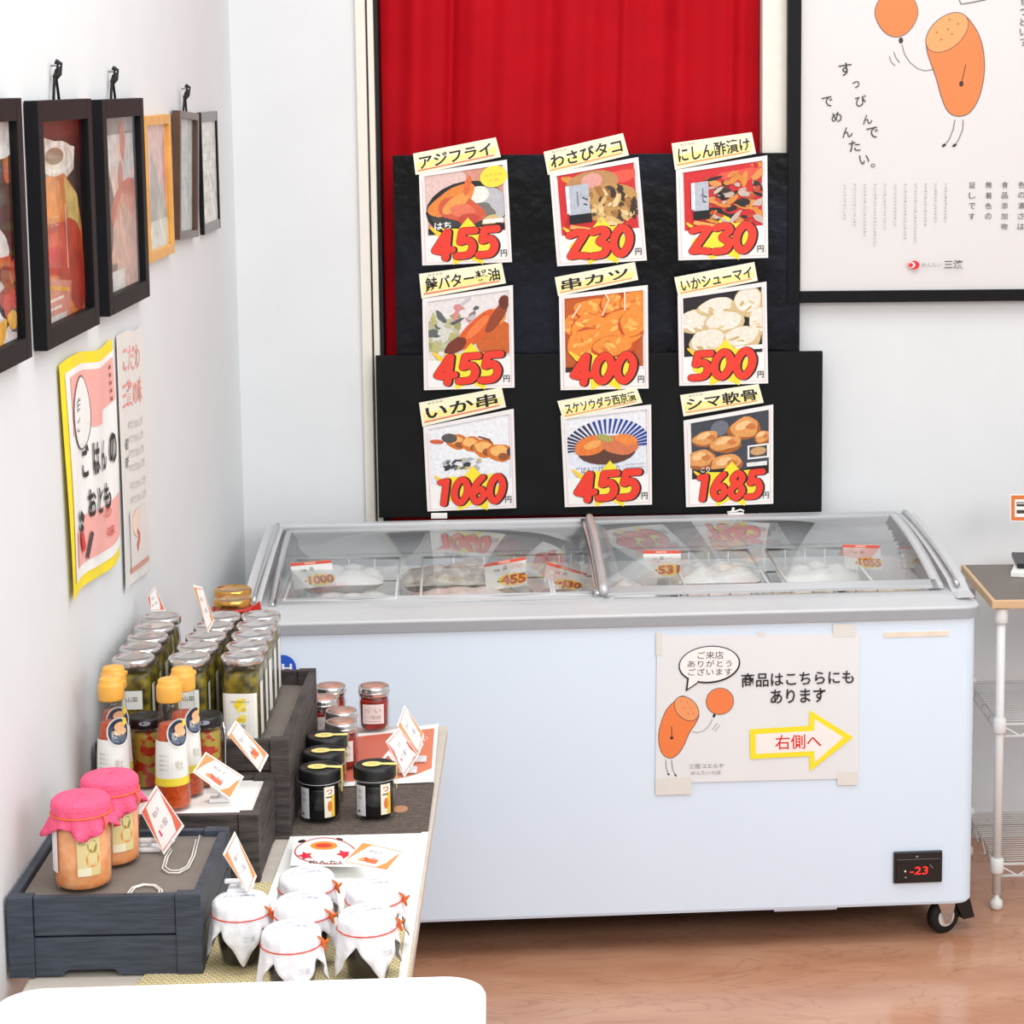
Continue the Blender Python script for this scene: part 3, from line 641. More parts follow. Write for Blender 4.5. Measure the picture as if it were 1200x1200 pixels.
def pic5(c):
    c.rect(0, 0, 100, 140, (214, 212, 206)); c.rect(14, 20, 86, 120, (206, 206, 200))
    for i in range(7): c.rect(22, 30+i*11, 78, 31.5+i*11, (186, 184, 178))
def pic6(c):
    c.rect(0, 0, 100, 140, (222, 220, 214))
    for i in range(9): c.rect(18, 20+i*11, 82, 21+i*11, (196, 196, 190))
G = 'framed pictures hung in a row on the left wall'
picture_frame('black framed seafood photo at the left end of the wall row, partly cut off', 2.58, 2.945, 1.757, 1.418, .019, .030, BLACKF, pic1, group=G)
picture_frame('black frame with a close-up of bagged orange roe, second from the left on the wall', 3.035, 3.395, 1.752, 1.412, .019, .030, BLACKF, pic2, cord=(3.21, .055), group=G)
picture_frame('black frame with pink roe photo, third from the left, next to the gold frame', 3.475, 3.830, 1.749, 1.412, .019, .030, BLACKF, pic3, cord=(3.63, .05), group=G)
picture_frame('gold wooden frame half hidden behind the third black frame', 3.88, 4.145, 1.717, 1.462, .012, .018, mat('gold_frame_wood', (222, 160, 66), .35, var=.08), pic4, group=G)
picture_frame('dark brown rounded frame hanging slightly askew beside the gold frame', 4.205, 4.435, 1.718, 1.476, .016, .014, mat('brown_frame_wood', (84, 58, 46), .3, var=.12), pic5, roll=radians(-2.5), tilt=radians(1.5), cord=(4.32, .05), group=G)
picture_frame('thin black frame nearest the room corner, light painted grey on its top and bottom rails', 4.53, 4.76, 1.713, 1.466, .008, .010, BLACKF, pic6, bh=.02, face_m=mat('lit_frame_face', (128, 126, 126), .4), group=G)  # grey of the top and bottom rails is light painted on black wood

# posters on the left wall
A, B, C_, D = [onw(x, y, .006) for x, y in ((70, 428), (130, 397), (140, 650), (85, 704))]
org = (A+B+C_+D)/4
t = thing('wall_poster', 'white and pink handwritten poster with a yellow border taped to the left wall', 'poster', org)
def fnw(A, B, C_, D, w, h, wave):
    def fn(x, y, e):
        u, v = x/w, y/h; p = A.lerp(B, u).lerp(D.lerp(C_, u), v); return p+Vector((e+wave*sin(u*7+v*2)**2, 0, wave*1.6*sin(u*6.3)))
    return fn
fn = fnw(A, B, C_, D, 100, 140, .004)
sheet(fn, 100, 140, .0012, 'sheet', mat('yellow_paper', (250, 226, 30), .5), t, org, 14, 6)
def wr(c, x0, y0, x1, y1, col, n=14, m=8):  # subdivided rectangle that follows the curl
    vs = [(x0+(x1-x0)*i/n, y0+(y1-y0)*j/m) for j in range(m+1) for i in range(n+1)]
    c.raw(vs, [(j*(n+1)+i, j*(n+1)+i+1, (j+1)*(n+1)+i+1, (j+1)*(n+1)+i) for j in range(m) for i in range(n)], col)
c = Canvas(fn, .00012); c.l = 6
wr(c, 6, 7, 100, 133, WHT); c.l += 5; wr(c, 12, 11, 98, 38, (246, 176, 166)); wr(c, 12, 38, 72, 46, (246, 176, 166)); wr(c, 12, 104, 98, 126, (246, 176, 166)); wr(c, 26, 98, 98, 104, (246, 176, 166)); c.l += 5
c.ell(30, 36, 17, 22, WHT); c.ring(30, 36, 17, 22, 1, (60, 56, 60)); c.text('白い', 20, 26, 40, 34, (70, 66, 70)); c.text('ごはん', 18, 38, 42, 46, (70, 66, 70))
for i, s_ in enumerate('ごはんの'): c.text(s_, 28+i*18, 56, 40+i*18, 76, BLK, off=.03)
for i, s_ in enumerate('おとも'): c.text(s_, 34+i*17, 84, 46+i*17, 101, BLK, off=.03)
for i in range(5): c.ell(90, 15+i*5, 1.4, 1.4, (120, 80, 70), n=8)
c.line([(16, 94), (24, 100)], 5, BLK); c.line([(16, 101), (22, 106)], 4, BLK); c.line([(18, 106), (22, 118)], 6, (214, 40, 36)); c.line([(36, 110), (26, 124)], 4, (70, 60, 60)); c.text('の', 66, 100, 78, 106, (200, 70, 60)); c.text('味', 70, 112, 82, 119, (200, 70, 60))
c.build('print', PRINT, t, org)
A, B, C_, D = [onw(x, y, .005) for x, y in ((137, 394), (166, 381), (177, 662), (147, 694))]
org = (A+B+C_+D)/4
t = thing('wall_poster', 'faded pale poster with light red headings, right of the yellow-bordered one', 'poster', org)
fn = fnw(A, B, C_, D, 100, 140, .002)
sheet(fn, 100, 140, .001, 'sheet', mat('faded_paper', (236, 232, 226), .3, var=.02, scale=10), t, org, 10, 4)
c = Canvas(fn, .0001); c.l = 5; c.text('こだわ', 16, 8, 86, 22, (244, 170, 158), off=.01); c.text('三濱の味', 10, 27, 88, 42, (242, 150, 140), off=.01)
for i, y in enumerate((50, 58, 66, 74, 84, 92)): c.text('ゆでたてのおいしさを', 30, y, 86, y+4.5, (176, 170, 166)); 
c.text('旬', 12, 58, 26, 65, (90, 84, 84), off=.02); c.text('味', 12, 68, 26, 75, (90, 84, 84), off=.02); c.rect(22, 100, 84, 134, (228, 222, 216)); c.ell(50, 108, 20, 8, (244, 214, 196)); c.line([(44, 122), (66, 110)], 5, (226, 120, 96)); c.line([(46, 112), (60, 122)], 3, (220, 90, 70)); c.rect(20, 131, 84, 134, (214, 150, 130))
c.build('print', PRINT, t, org)

# ================================================================== CHEST FREEZER
FZ = Vector((.876, 4.355, 0)); RZ = radians(2.3); W, DP = 1.50, .60
fz = thing('chest_freezer', 'white chest freezer with grey rim and curved sliding glass lids under the price boards', 'freezer', FZ, RZ)
FM = Matrix.Translation(FZ) @ Matrix.Rotation(RZ, 4, 'Z')
FI = FM.inverted()
b = MB(); zb, zr = .085, .70
def rrect(x0, x1, y0, y1, r, n=5):
    P = []
    for cx, cy, a0 in ((x1-r, y0+r, -pi/2), (x1-r, y1-r, 0), (x0+r, y1-r, pi/2), (x0+r, y0+r, pi)):
        for i in range(n+1): a = a0+pi/2*i/n; P.append((cx+r*cos(a), cy+r*sin(a)))
    return P
def shell(P, Q, z0, z1, mb):  # wall ring between outline P (outer) and Q (inner)
    n = len(P); vs = [(*p, z0) for p in P]+[(*p, z1) for p in P]+[(*q, z0) for q in Q]+[(*q, z1) for q in Q]
    fs = []
    for i in range(n):
        j = (i+1) % n; fs += [(i, j, n+j, n+i), (2*n+j, 2*n+i, 3*n+i, 3*n+j), (n+i, n+j, 3*n+j, 3*n+i), (i, 2*n+i, 2*n+j, j)]
    mb.add(vs, fs)
out = rrect(-W+.008, -.008, .006, DP-.005, .03); inn = rrect(-W+.07, -.07, .075, DP-.06, .03)
mb = MB(); shell(out, inn, zb+.006, zr, mb); mb.prism(rrect(-W+.012, -.012, .010, DP-.01, .03), 'z', zb, zb+.02)
mb.build('body', WHITEP, fz)
mb = MB(); li = rrect(-W+.075, -.075, .08, DP-.065, .03); li2 = rrect(-W+.069, -.069, .074, DP-.059, .03); shell(li2, li, zb+.02, zr+.005, mb); mb.prism(li2, 'z', zb+.02, .36)
mb.build('liner', LINER, fz)
# grey rim: vertical band, then sloping deck up to the glass
mb = MB(); Y0 = .095
o1 = rrect(-W, 0, 0, DP, .035); i1 = rrect(-W+.062, -.062, .09, DP-.05, .02)
n = len(o1); zb0, zb1 = .690, .716
lev = [(o1, zb0), (o1, zb1-.004), (rrect(-W+.003, -.003, .003, DP-.003, .033), zb1), (rrect(-W+.035, -.035, .055, DP-.03, .03), .727), (i1, .729), (i1, .690)]
vs = []
for P, z in lev: vs += [(*p, z) for p in P]
fs = []
for q in range(len(lev)-1):
    for i in range(n): j = (i+1) % n; fs.append((q*n+i, q*n+j, (q+1)*n+j, (q+1)*n+i))
for i in range(n): j = (i+1) % n; fs.append((5*n+i, 5*n+j, j, i))
mb.add(vs, fs, False); mb.build('rim', GREYPL, fz)
mb = MB(); shell(rrect(-W-.0015, .0015, -.0015, DP+.0015, .036), o1, zb0+.001, zb1-.006, mb); mb.build('rim_band', GREYPL2, fz)
# lid profile (y, z)
LP_OLD = [(.085, .729), (.098, .739), (.115, .749), (.14, .759), (.18, .770), (.24, .779), (.32, .785), (.42, .788), (.52, .787), (.575, .784)]
LP = [(.085+.49*q/12, .729+.057*(1-(1-q/12)**2.1)) for q in range(13)]
def prof(t):
    t = t*(len(LP)-1); i = min(int(t), len(LP)-2); a, b_ = LP[i], LP[i+1]; u = t-i
    return a[0]+(b_[0]-a[0])*u, a[1]+(b_[1]-a[1])*u
def lid_strip(x0, x1, dz, m, name, parent, th, t0=0., t1=1., sh=(0, 0), glass=False):
    mb = MB(); n = 18; P = [prof(t0+(t1-t0)*i/n) for i in range(n+1)]
    vs = []
    for s_ in (0, th):
        for x in (0, 1):
            for y, z in P: vs.append(((x1 if x else x0)+((sh[1] if x else sh[0])*(y-.085)), y, z+dz+s_))
    m_ = n+1; fs = []
    for i in range(n): fs += [(i, m_+i, m_+i+1, i+1), (2*m_+i, 2*m_+i+1, 3*m_+i+1, 3*m_+i), (i, i+1, 2*m_+i+1, 2*m_+i), (m_+i, 3*m_+i, 3*m_+i+1, m_+i+1)]
    fs += [(0, 2*m_, 3*m_, m_), (n, m_+n, 3*m_+n, 2*m_+n)]
    mb.add(vs, fs, True); mb.sm = [i < 4*n and i % 4 < 2 for i in range(len(fs))]
    return mb.build(name, m, parent)
xm = -.762
# end caps: swept pieces leaning inwards
for s_, xa in ((-1, -W), (1, 0)):
    mb = MB(); pts = [(.03, .727), (.075, .730)]+[(y-.012, z+.010) for y, z in LP[1:]]+[(.597, .775), (.597, .725)]
    lean = lambda z: (z-.726)*.2
    vs = []
    for w_ in (0.008, .045):
        for y, z in pts: vs.append((xa-s_*(w_+lean(z)), y, z if w_ < .03 else z-.002))
    n = len(pts); fs = [(i, i+1, n+i+1, n+i) for i in range(n-1)]+[(n-1, 0, n, 2*n-1)]
    mb.add(vs, fs)
    tr = tessellate_polygon([[Vector((p[0], p[1], 0)) for p in pts]])
    for t_ in tr: mb.f.append(tuple(t_)); mb.sm.append(False); mb.f.append(tuple(n+i for i in t_)); mb.sm.append(False)
    # the inside of the cap is open above the rim
    mb.build('end_cap', GREYPL, fz)
    sp = [( -s_*(.033+lean(z)), y, z+.0125) for y, z in [prof(q/18) for q in range(19)]]
    MB().tube([(xa+p[0], p[1]-.006, p[2]) for p in sp], .0055, 8).build('edge_trim', ALU, fz)
for nm, x0, x1, dz in (('glass_lid', -W+.062, xm+.02, -.002), ('glass_lid', xm-.02, -.062, .006)):
    g = lid_strip(x0+.006, x1-.006, dz, GLASSM, nm, fz, .003)
    fr = lid_strip(x0, x0+.016, dz-.001, ALU, 'side_strip', g, .006) ; lid_strip(x1-.022, x1, dz-.001, GREYPL, 'side_strip', g, .006)
    lid_strip(x0+.01, x1-.01, dz-.001, GREYPL, 'front_strip', g, .006, 0, .06); lid_strip(x0+.01, x1-.01, dz-.001, GREYPL, 'back_strip', g, .007, .94, 1)
MB().tube([(xm+.0, y-.004, z+.014) for y, z in [prof(q/18) for q in range(19)]], .0095, 8).build('overlap_bar', mat('brushed_bar', (206, 206, 208), .38, metal=.5), fz)
MB().box(-W+.03, -.03, .572, .598, .725, .797, .004).build('back_rail', GREYPL, fz)
MB().prism(rrect(-W+.02, -.02, .022, DP-.02, .03), 'z', zb-.004, zb+.004).build('bounce_cut_plate', BLACKPL, fz)  # black plate added below the white body to cut light bouncing onto the floor
# brackets and casters
CAST = [(-.066, .07), (-W+.075, .07), (-.075, DP-.07), (-W+.075, DP-.07)]
for i, (cx, cy) in enumerate(CAST):
    ca = MB(); ca.box(cx-.035, cx+.035, cy-.032, cy+.032, zb-.010, zb-.003, .001)
    plate = ca.build('caster', STEEL, fz)
    a = radians(25)
    Mx = Matrix.Translation((cx+.01, cy, 0)) @ Matrix.Rotation(a, 4, 'Z')
    for sy in (-1, 1):
        MB().prism([(-.03, zb-.004), (.024, zb-.004), (.008, .024), (-.006, .024)], 'y', sy*.016-.0015, sy*.016+.0015).xf(Mx).build('fork', STEEL, plate)
    MB().lathe([(.010, -.012), (.028, -.012), (.036, -.008), (.036, .008), (.028, .012), (.010, .012)], 28).xf(Mx @ Matrix.Translation((0, 0, .0365)) @ Matrix.Rotation(pi/2, 4, 'X')).build('tyre', RUBBER, plate)
    MB().lathe([(.004, -.0125), (.02, -.0125), (.023, -.010), (.023, .010), (.02, .0125), (.004, .0125)], 24).xf(Mx @ Matrix.Translation((0, 0, .0365)) @ Matrix.Rotation(pi/2, 4, 'X')).build('hub', mat('white_hub', (225, 225, 225), .35), plate)
    MB().lathe([(.005, -.02), (.005, .02)], 12).xf(Mx @ Matrix.Translation((0, 0, .0365)) @ Matrix.Rotation(pi/2, 4, 'X')).build('axle_bolt', STEEL, plate)
    if i == 0: MB().prism([(.012, zb-.006), (.052, zb-.008), (.068, .026), (.040, .026), (.026, .05)], 'y', -.02, .02).xf(Mx).build('brake_pedal', BLACKPL, plate)
MB().box(-.42, -.29, .02, .05, zb-.008, zb+.002).build('bottom_clip', WHITEP, fz)
MB().box(-.2, -.14, .03, .06, zb-.006, zb+.002).build('bottom_clip', GREYPL, fz)
# control panel
def front(px, py, dy=0.0):
    """point on the freezer front plane (its local frame) seen at px,py"""
    d = ray(px, py); o = EYE; n = (FM.to_3x3() @ Vector((0, 1, 0))); p0 = FM @ Vector((0, .006+dy, 0))
    return FI @ (o+d*((p0-o).dot(n)/d.dot(n)))
a = front(1047, 998); b_ = front(1103, 1032)
cp = MB().box(a.x, b_.x, -.002, .012, b_.z, a.z, .0012).build('control_panel', BLACKPL, fz)
MB().box(a.x+.005, b_.x-.005, -.0035, -.001, b_.z+.004, a.z-.014, .001).build('bezel', mat('gloss_black', (10, 10, 12), .12), cp)
fn = lambda x, y, e: Vector((a.x+(x)/100*(b_.x-a.x), -.0036-e, a.z+(y)/60*(b_.z-a.z)))
c = Canvas(fn); c.text('-23', 33, 28, 70, 43, (255, 40, 26), off=.0, shear=.1); o = c.build('temperature_digits', SCREEN_RED, cp)
c = Canvas(fn); c.ell(23, 36, 2, 2, WHT, n=8); c.ell(24, 48, 2, 1.5, (170, 170, 170), n=8); c.ell(47, 8, 2.4, 2, (160, 160, 160), n=8); c.line([(74, 24), (80, 32)], 2, (110, 110, 110)); c.build('button_marks', PRINT, cp)
# tape remains on the front
a = front(1035, 741); b_ = front(1112, 745)
MB().box(a.x, b_.x, .0045, .0065, b_.z, a.z).build('tape_remnant', mat('old_tape', (232, 222, 206), .5, var=.05), fz)

# sign taped to the freezer front
Q = [FM @ front(x, y, -.003) for x, y in ((770, 744), (1007, 742), (1006, 912), (768, 918))]
org = sum(Q, Vector())/4
t = thing('notice_sheet', 'white paper sign with orange roe, speech bubble and yellow arrow taped to the freezer front', 'sign', org)
fn = quadmap(*Q, 237, 174)
sheet(fn, 237, 174, .0008, 'sheet', mat('sign_paper', (230, 234, 236), .55, var=.01, scale=8), t, org)
def V(x, y): return ((x-85)/4.286, (y-100)/4.286+1.5)   # from the measured close view
c = Canvas(fn); c.l = 3
def T2(x, y):  # mirrored roe drawing
    return V(300-(x-520)*.88, 402+(y-62)*.70+0)
body = [(178,425),(135,470),(108,540),(98,600),(105,660),(125,698),(160,714),(195,695),(225,650),(250,590),(285,535),(298,490),(270,430),(215,400)]
n = len(body); sm = []
for i in range(n):
    p0, p1, p2, p3 = body[i-1], body[i], body[(i+1) % n], body[(i+2) % n]
    for q in (0, .33, .66):
        f_ = lambda a, b, c2, d: .5*((2*b)+(-a+c2)*q+(2*a-5*b+4*c2-d)*q*q+(-a+3*b-3*c2+d)*q**3)
        sm.append(V(f_(p0[0], p1[0], p2[0], p3[0]), f_(p0[1], p1[1], p2[1], p3[1])))
c.poly(sm, (240, 130, 70)); c.line(sm+[sm[0]], .8, LN)
fa = []
for q in range(28):
    a_ = 2*pi*q/28; x, y = 72*cos(a_), 50*sin(a_); r = .80; fa.append(V(236+x*cos(r)-y*sin(r), 465+x*sin(r)+y*cos(r)))
c.poly(fa, (240, 158, 104)); c.line(fa+[fa[0]], .8, LN)
for p in ((208, 428), (240, 434), (224, 460), (258, 462), (244, 490), (270, 492)): x, y = V(*p); c.ell(x, y, .8, .8, (200, 100, 50), n=8)
c.line([V(162, 552), V(163, 580), V(164, 600)], .8, (90, 50, 40)); x, y = V(164, 610); c.ell(x, y, 1.8, 2, (40, 20, 20), n=10)
x, y = V(402, 430); bal = [(x+16*cos(2*pi*q/26), y+15.6*sin(2*pi*q/26)) for q in range(26)]; c.poly(bal, (240, 130, 74)); c.line(bal+[bal[0]], .7, LN)
x, y = V(374, 502); c.ell(x, y, 1.6, 2.4, BLK, n=8, rot=.4)
c.line([V(366, 520), V(352, 550), V(325, 576), (V(295, 586)), V(262, 582)], .6, (130, 130, 130)); c.line([V(390, 540), V(365, 574)], .6, (130, 130, 130)); c.line([V(402, 552), V(378, 582)], .6, (130, 130, 130))
for q in ([(136, 722), (138, 760), (150, 794)], [(164, 722), (170, 770), (185, 800)]): c.line([V(*p) for p in q], .7, (120, 110, 104)); x, y = V(*q[-1]); c.ell(x, y, 1.5, 1, BLK, n=8, rot=.6)
x, y = V(348, 244); c.ell(x, y, 36, 22, BLK, n=36, rot=-.07); 
c.poly([V(238, 310), V(230, 378), V(292, 336)], BLK); x, y = V(347, 242); c.ell(x, y, 34.4, 20.4, (246, 245, 244), n=36, rot=-.07); c.poly([V(246, 312), V(240, 364), V(288, 332), V(288, 310)], (246, 245, 244))
for s_, x0, y0, x1, y1 in (('ご来店', 288, 182, 418, 220), ('ありがとう', 238, 226, 460, 260), ('ございます', 242, 266, 462, 302)): c.text(s_, *V(x0, y0-4), *V(x1, y1-4), (60, 58, 66), off=.004)
c.text('商品はこちらにも', *V(508, 284), *V(1074, 356), (36, 32, 34), off=.014, rot=-.02); c.text('あります', *V(655, 372), *V(932, 445), (36, 32, 34), off=.014, rot=-.02)
c.poly([V(*p) for p in ((552, 574), (850, 562), (852, 482), (1072, 625), (856, 796), (852, 718), (556, 726))], (250, 230, 44))
c.poly([V(*p) for p in ((582, 600), (876, 588), (878, 528), (1022, 625), (880, 750), (876, 692), (584, 700))], (244, 242, 238))
c.text('右側へ', *V(680, 605), *V(912, 680), (222, 40, 34), off=.012, rot=-.02)
c.text('三陸コエルヤ', *V(252, 744), *V(425, 768), (130, 124, 124)); c.text('めんたいの店', *V(262, 780), *V(410, 800), (150, 144, 144))
c.build('print', PRINT, t, org)
TAPE = mat('clear_tape', (226, 226, 220), .3, var=.01)
for u0, v0, u1, v1 in ((-1, -3, 6, 24), (0, 168, 42, 188), (206, -11, 232, 4), (212, 166, 236, 182), (118, -3, 126, 3)):
    g = quadmap(*[fn(a_, b2, .0006) for a_, b2 in ((u0, v0), (u1, v0), (u1, v1), (u0, v1))], 1, 1)
    sheet(g, 1, 1, .0003, 'tape', TAPE, t, org, 1, 1)
# round blue sticker
p = FM @ front(331, 783, -.002)
t = thing('round_sticker', 'round blue sticker with white letters on the left of the freezer front', 'sticker', p)
MB().lathe([(.027, 0), (.027, .0012)], 32).xf(Matrix.Rotation(RZ, 4, 'Z') @ Matrix.Rotation(pi/2, 4, 'X')).build('disc', mat('blue_vinyl', (36, 92, 200), .35), t)
c = Canvas(lambda x, y, e: Vector((x, -.0013-e, -y))); c.text('PH', -.017, -.009, .019, .008, WHT, off=.02); c.build('lettering', PRINT, t)

# ---- freezer contents
def fpt(x, y, z): return FM @ Vector((x, y, z))
WG = 'wire dividers in the freezer'
def zline(px, py, y):   # local point on the plane local-y = y
    d = ray(px, py); n_ = (FM.to_3x3() @ Vector((0, 1, 0))); p0 = FM @ Vector((0, y, 0)); return FI @ (EYE+d*((p0-EYE).dot(n_)/d.dot(n_)))
for i, (xa, xb, py, yy, lab) in enumerate(((345, 468, 666, .40, 'white wire basket behind the 1000 tag at the left end of the freezer'), (495, 640, 664, .40, 'white wire basket holding flat packs in the middle of the left lid'), (643, 700, 662, .40, 'white wire basket beside the centre bar of the freezer'), (790, 884, 658, .38, 'white wire basket right of the 531 tag'), (905, 1000, 656, .38, 'white wire basket under the 1055 tag'))):
    A = zline(xa, py, yy); B = zline(xb, py, yy); z1 = min(A.z, .725); x0, x1 = A.x, B.x; org = FM @ Vector(((x0+x1)/2, .3, .585)); hw = (x1-x0)/2
    t = thing('wire_basket', lab, 'basket', org, RZ, WG)
    f1, f2 = -.20, .19; zt = z1-.585+.01; zlo = .004
    mb = MB(); mb.tube([(-hw, f1, zt), (hw, f1, zt), (hw, f2, zt), (-hw, f2, zt)], .0036, 6, closed=True)
    mb.build('rim_wire', WHITEW, t)
    mb = MB()
    for k_ in range(5):
        x = -hw+2*hw*k_/4
        mb.tube([(x, f1, zt-.001), (x, f1+.004, zlo), (x, f2-.004, zlo), (x, f2, zt-.001)], .0018, 5)
    for z in (zt*.33, zt*.66): mb.tube([(-hw, f1, z), (hw, f1, z), (hw, f2, z), (-hw, f2, z)], .0018, 5, closed=True)
    mb.build('side_wires', WHITEW, t)
def pack(px, py, yy, w_, d_, h_, m, lab, rz=0, pr=None, tilt=0, seed=1, grp='frozen packs inside the chest freezer'):
    p = zline(px, py, yy); z = p.z-h_*1.25
    t = thing('frozen_pack', lab, 'food pack', FM @ Vector((p.x, yy, z)), RZ+rz, grp)
    t.rotation_euler = (tilt, 0, RZ+rz)
    R = random.Random(seed)
    def f_(s_):
        def g(u, v):
            a = max(0, (1-abs(2*u-1)**2.6)*(1-abs(2*v-1)**2.6))**.5
            return ((u-.5)*w_, (v-.5)*d_, h_/2+s_*h_/2*a*(.85+.25*sin(u*13+seed)*sin(v*11+seed*2)))
        return g
    mb = MB().grid(f_(1), 16, 12); mb.grid(f_(-1), 16, 12); mb.build('bag', m, t)
    if pr:
        fn = lambda x, y, e: Vector((w_*(x/100-.5)*.8, d_*(.5-y/100)*.75, 0)) + Vector((0, 0, h_/2+h_/2*.98*max(0, (1-abs((x/100-.5)*1.6)**2.6)*(1-abs((y/100-.5)*1.5)**2.6))**.5+.002+e))
        c = Canvas(fn); n_ = 10
        pr(c); c.build('printed_label', PRINT, t)
    return t
PK1 = mat('pale_pink_pack', (234, 222, 214), .25, rgb2=(222, 196, 184), scale=30)
PK2 = mat('clear_white_pack', (238, 236, 234), .2, var=.02, scale=40)
PK3 = mat('beige_pack', (226, 212, 190), .25, rgb2=(206, 180, 150), scale=50)
PK4 = mat('grey_fish_pack', (196, 190, 184), .25, rgb2=(150, 140, 134), scale=40)
def small_print(c):
    for i in range(5):
        vs = [(10+80*q/8, 15+i*14+d) for d in (0, 5) for q in range(9)]; c.raw(vs, [(q, q+1, q+10, q+9) for q in range(8)], (214, 150, 130) if i % 2 else (150, 140, 140))
PACKS = [
 (410, 690, .24, .20, .14, .05, PK2, 'flat clear pack at the left end of the freezer', 0, None), (545, 684, .26, .22, .16, .05, PK1, 'pale pinkish pack in the basket of the left lid', .05, None),
 (595, 676, .36, .10, .10, .05, PK4, 'bag of grey dried fish behind the middle tag of the left lid', .3, small_print), (655, 684, .26, .11, .12, .05, PK1, 'bag leaning beside the tag next to the centre bar', -.3, small_print),
 (735, 676, .30, .11, .16, .05, PK2, 'white pack just right of the centre bar', .1, None), (845, 684, .24, .16, .14, .05, PK1, 'pinkish pack right of the 531 tag', 0, None),
 (840, 652, .42, .18, .13, .06, PK2, 'large clear pack at the back of the right lid', 0, None), (940, 680, .26, .16, .14, .05, PK3, 'beige pack with small print left of the 1055 tag', -.1, small_print),
 (1040, 676, .30, .15, .16, .05, PK3, 'pale pack at the right end of the freezer', .15, None), (530, 655, .42, .22, .12, .06, PK4, 'long grey pack at the back of the left lid', 0, None),
 (960, 652, .42, .18, .12, .06, PK2, 'clear white pack at the back right of the freezer', 0, None), (400, 655, .42, .18, .12, .06, PK2, 'clear white pack at the back left of the freezer', 0, None)]
for i, a_ in enumerate(PACKS): pack(*a_[:7], a_[7], a_[8], a_[9], seed=i+1)
# filling of lower packs under the visible ones
for i in range(8):
    x = -W+.17+i*.165
    t = thing('frozen_pack', 'lower pale pack, %s of the bottom layer in the freezer' % ('first from the left', 'second from the left', 'third from the left', 'fourth from the left', 'fourth from the right', 'third from the right', 'second from the right', 'first from the right')[i], 'food pack', FM @ Vector((x, .31, .36)), RZ, 'bottom layer of frozen packs')
    MB().box(-.078, .078, -.20, .21, 0, .22, .02).build('bag', (PK2, PK1, PK2, PK3)[i % 4], t)
# price tags standing in the freezer
def frz_tag(q, yy, price, label, curl=0, name='tag_plate', amber=True, hide=False):
    P4 = [FM @ zline(x, y, yy) for x, y in q]; org = sum(P4, Vector())/4
    t = thing('price_tag', label, 'price tag', org, 0, 'small price tags standing in the freezer')
    fn = quadmap(*P4, 100, 76)
    sheet(fn, 100, 76, .001, 'sheet', mat('tag_card', (242, 240, 236), .4), t, org, 2, 2)
    c = Canvas(fn); c.l = 3; c.rect(0, 0, 100, 9, (222, 92, 74)); c.rect(34, 2, 62, 7, (240, 170, 150)); c.text('冷凍', 22, 20, 36, 28, (120, 116, 120)); c.text('品', 44, 16, 54, 26, (60, 60, 66))
    c.ell(66, 54, 34, 17, (252, 214, 70), wob=.08, seed=3); c.rect(28, 54, 34, 57, (60, 30, 20))
    c.text(price, 38, 42, 97, 66, (206, 70, 30), off=.03, halo=(90, 30, 16), halo_off=.02); c.build('lettering', PRINT, t, org)
    bp = FM @ Vector(((FI @ P4[3]).x*.5+(FI @ P4[2]).x*.5, yy+.004, (FI @ P4[3]).z)); 
    MB().box(-.012, .012, -.004, .004, -.05, .02, .001).xf(Matrix.Translation(bp-org)).build('holder', CLEAR, t)
frz_tag([(340, 660), (388, 656), (394, 686), (345, 691)], .26, '1000', 'white price tag reading 1000 at the left end of the freezer')
frz_tag([(567, 661), (616, 652), (618, 686), (570, 692)], .28, '455', 'tilted price tag reading 455 above the grey dried fish')
frz_tag([(641, 658), (688, 672), (680, 693), (636, 689)], .26, '430', 'slanted price tag left of the centre bar of the freezer')
frz_tag([(753, 645), (798, 645), (797, 676), (757, 678)], .27, '531', 'price tag reading 531 right of the centre bar')
frz_tag([(987, 638), (1031, 639), (1035, 668), (991, 667)], .30, '1055', 'price tag reading 1055 under the right lid')
frz_tag([(1054, 640), (1090, 642), (1098, 665), (1060, 666)], .36, '980', 'yellowish price tag at the right end of the freezer')

# ================================================================== DISPLAY TABLE on the left
TZ = .60
TX = -.19
t = thing('display_table', 'low table with a thin pale top edge along the left wall, carrying crates and jars', 'table', (XL+.005, 2.5, 0))
o0 = Vector(t.location)
MB().box(0, TX-o0.x, .1, 3.972-2.5, TZ-.022, TZ-.001, .002).build('tabletop', mat('pale_table_wood', (206, 196, 184), .5, var=.06, scale=5, stretch=(1, 8, 1)), t)
for x in (.03, TX-o0.x-.16):
    for y in (.14, 1.40): MB().box(x, x+.035, y, y+.035, 0, TZ-.022, .002).build('leg', mat('dark_steel_leg', (70, 66, 64), .4), t)
def flat(name, q, z, m, label, cat, th=.0008, nu=6):
    P4 = [onz(x, y, z) for x, y in q]; org = sum(P4, Vector())/4
    t = thing(name, label, cat, org); fn = quadmap(*P4, 100, 100); sheet(fn, 100, 100, th, 'sheet', m, t, org); return t, fn, org
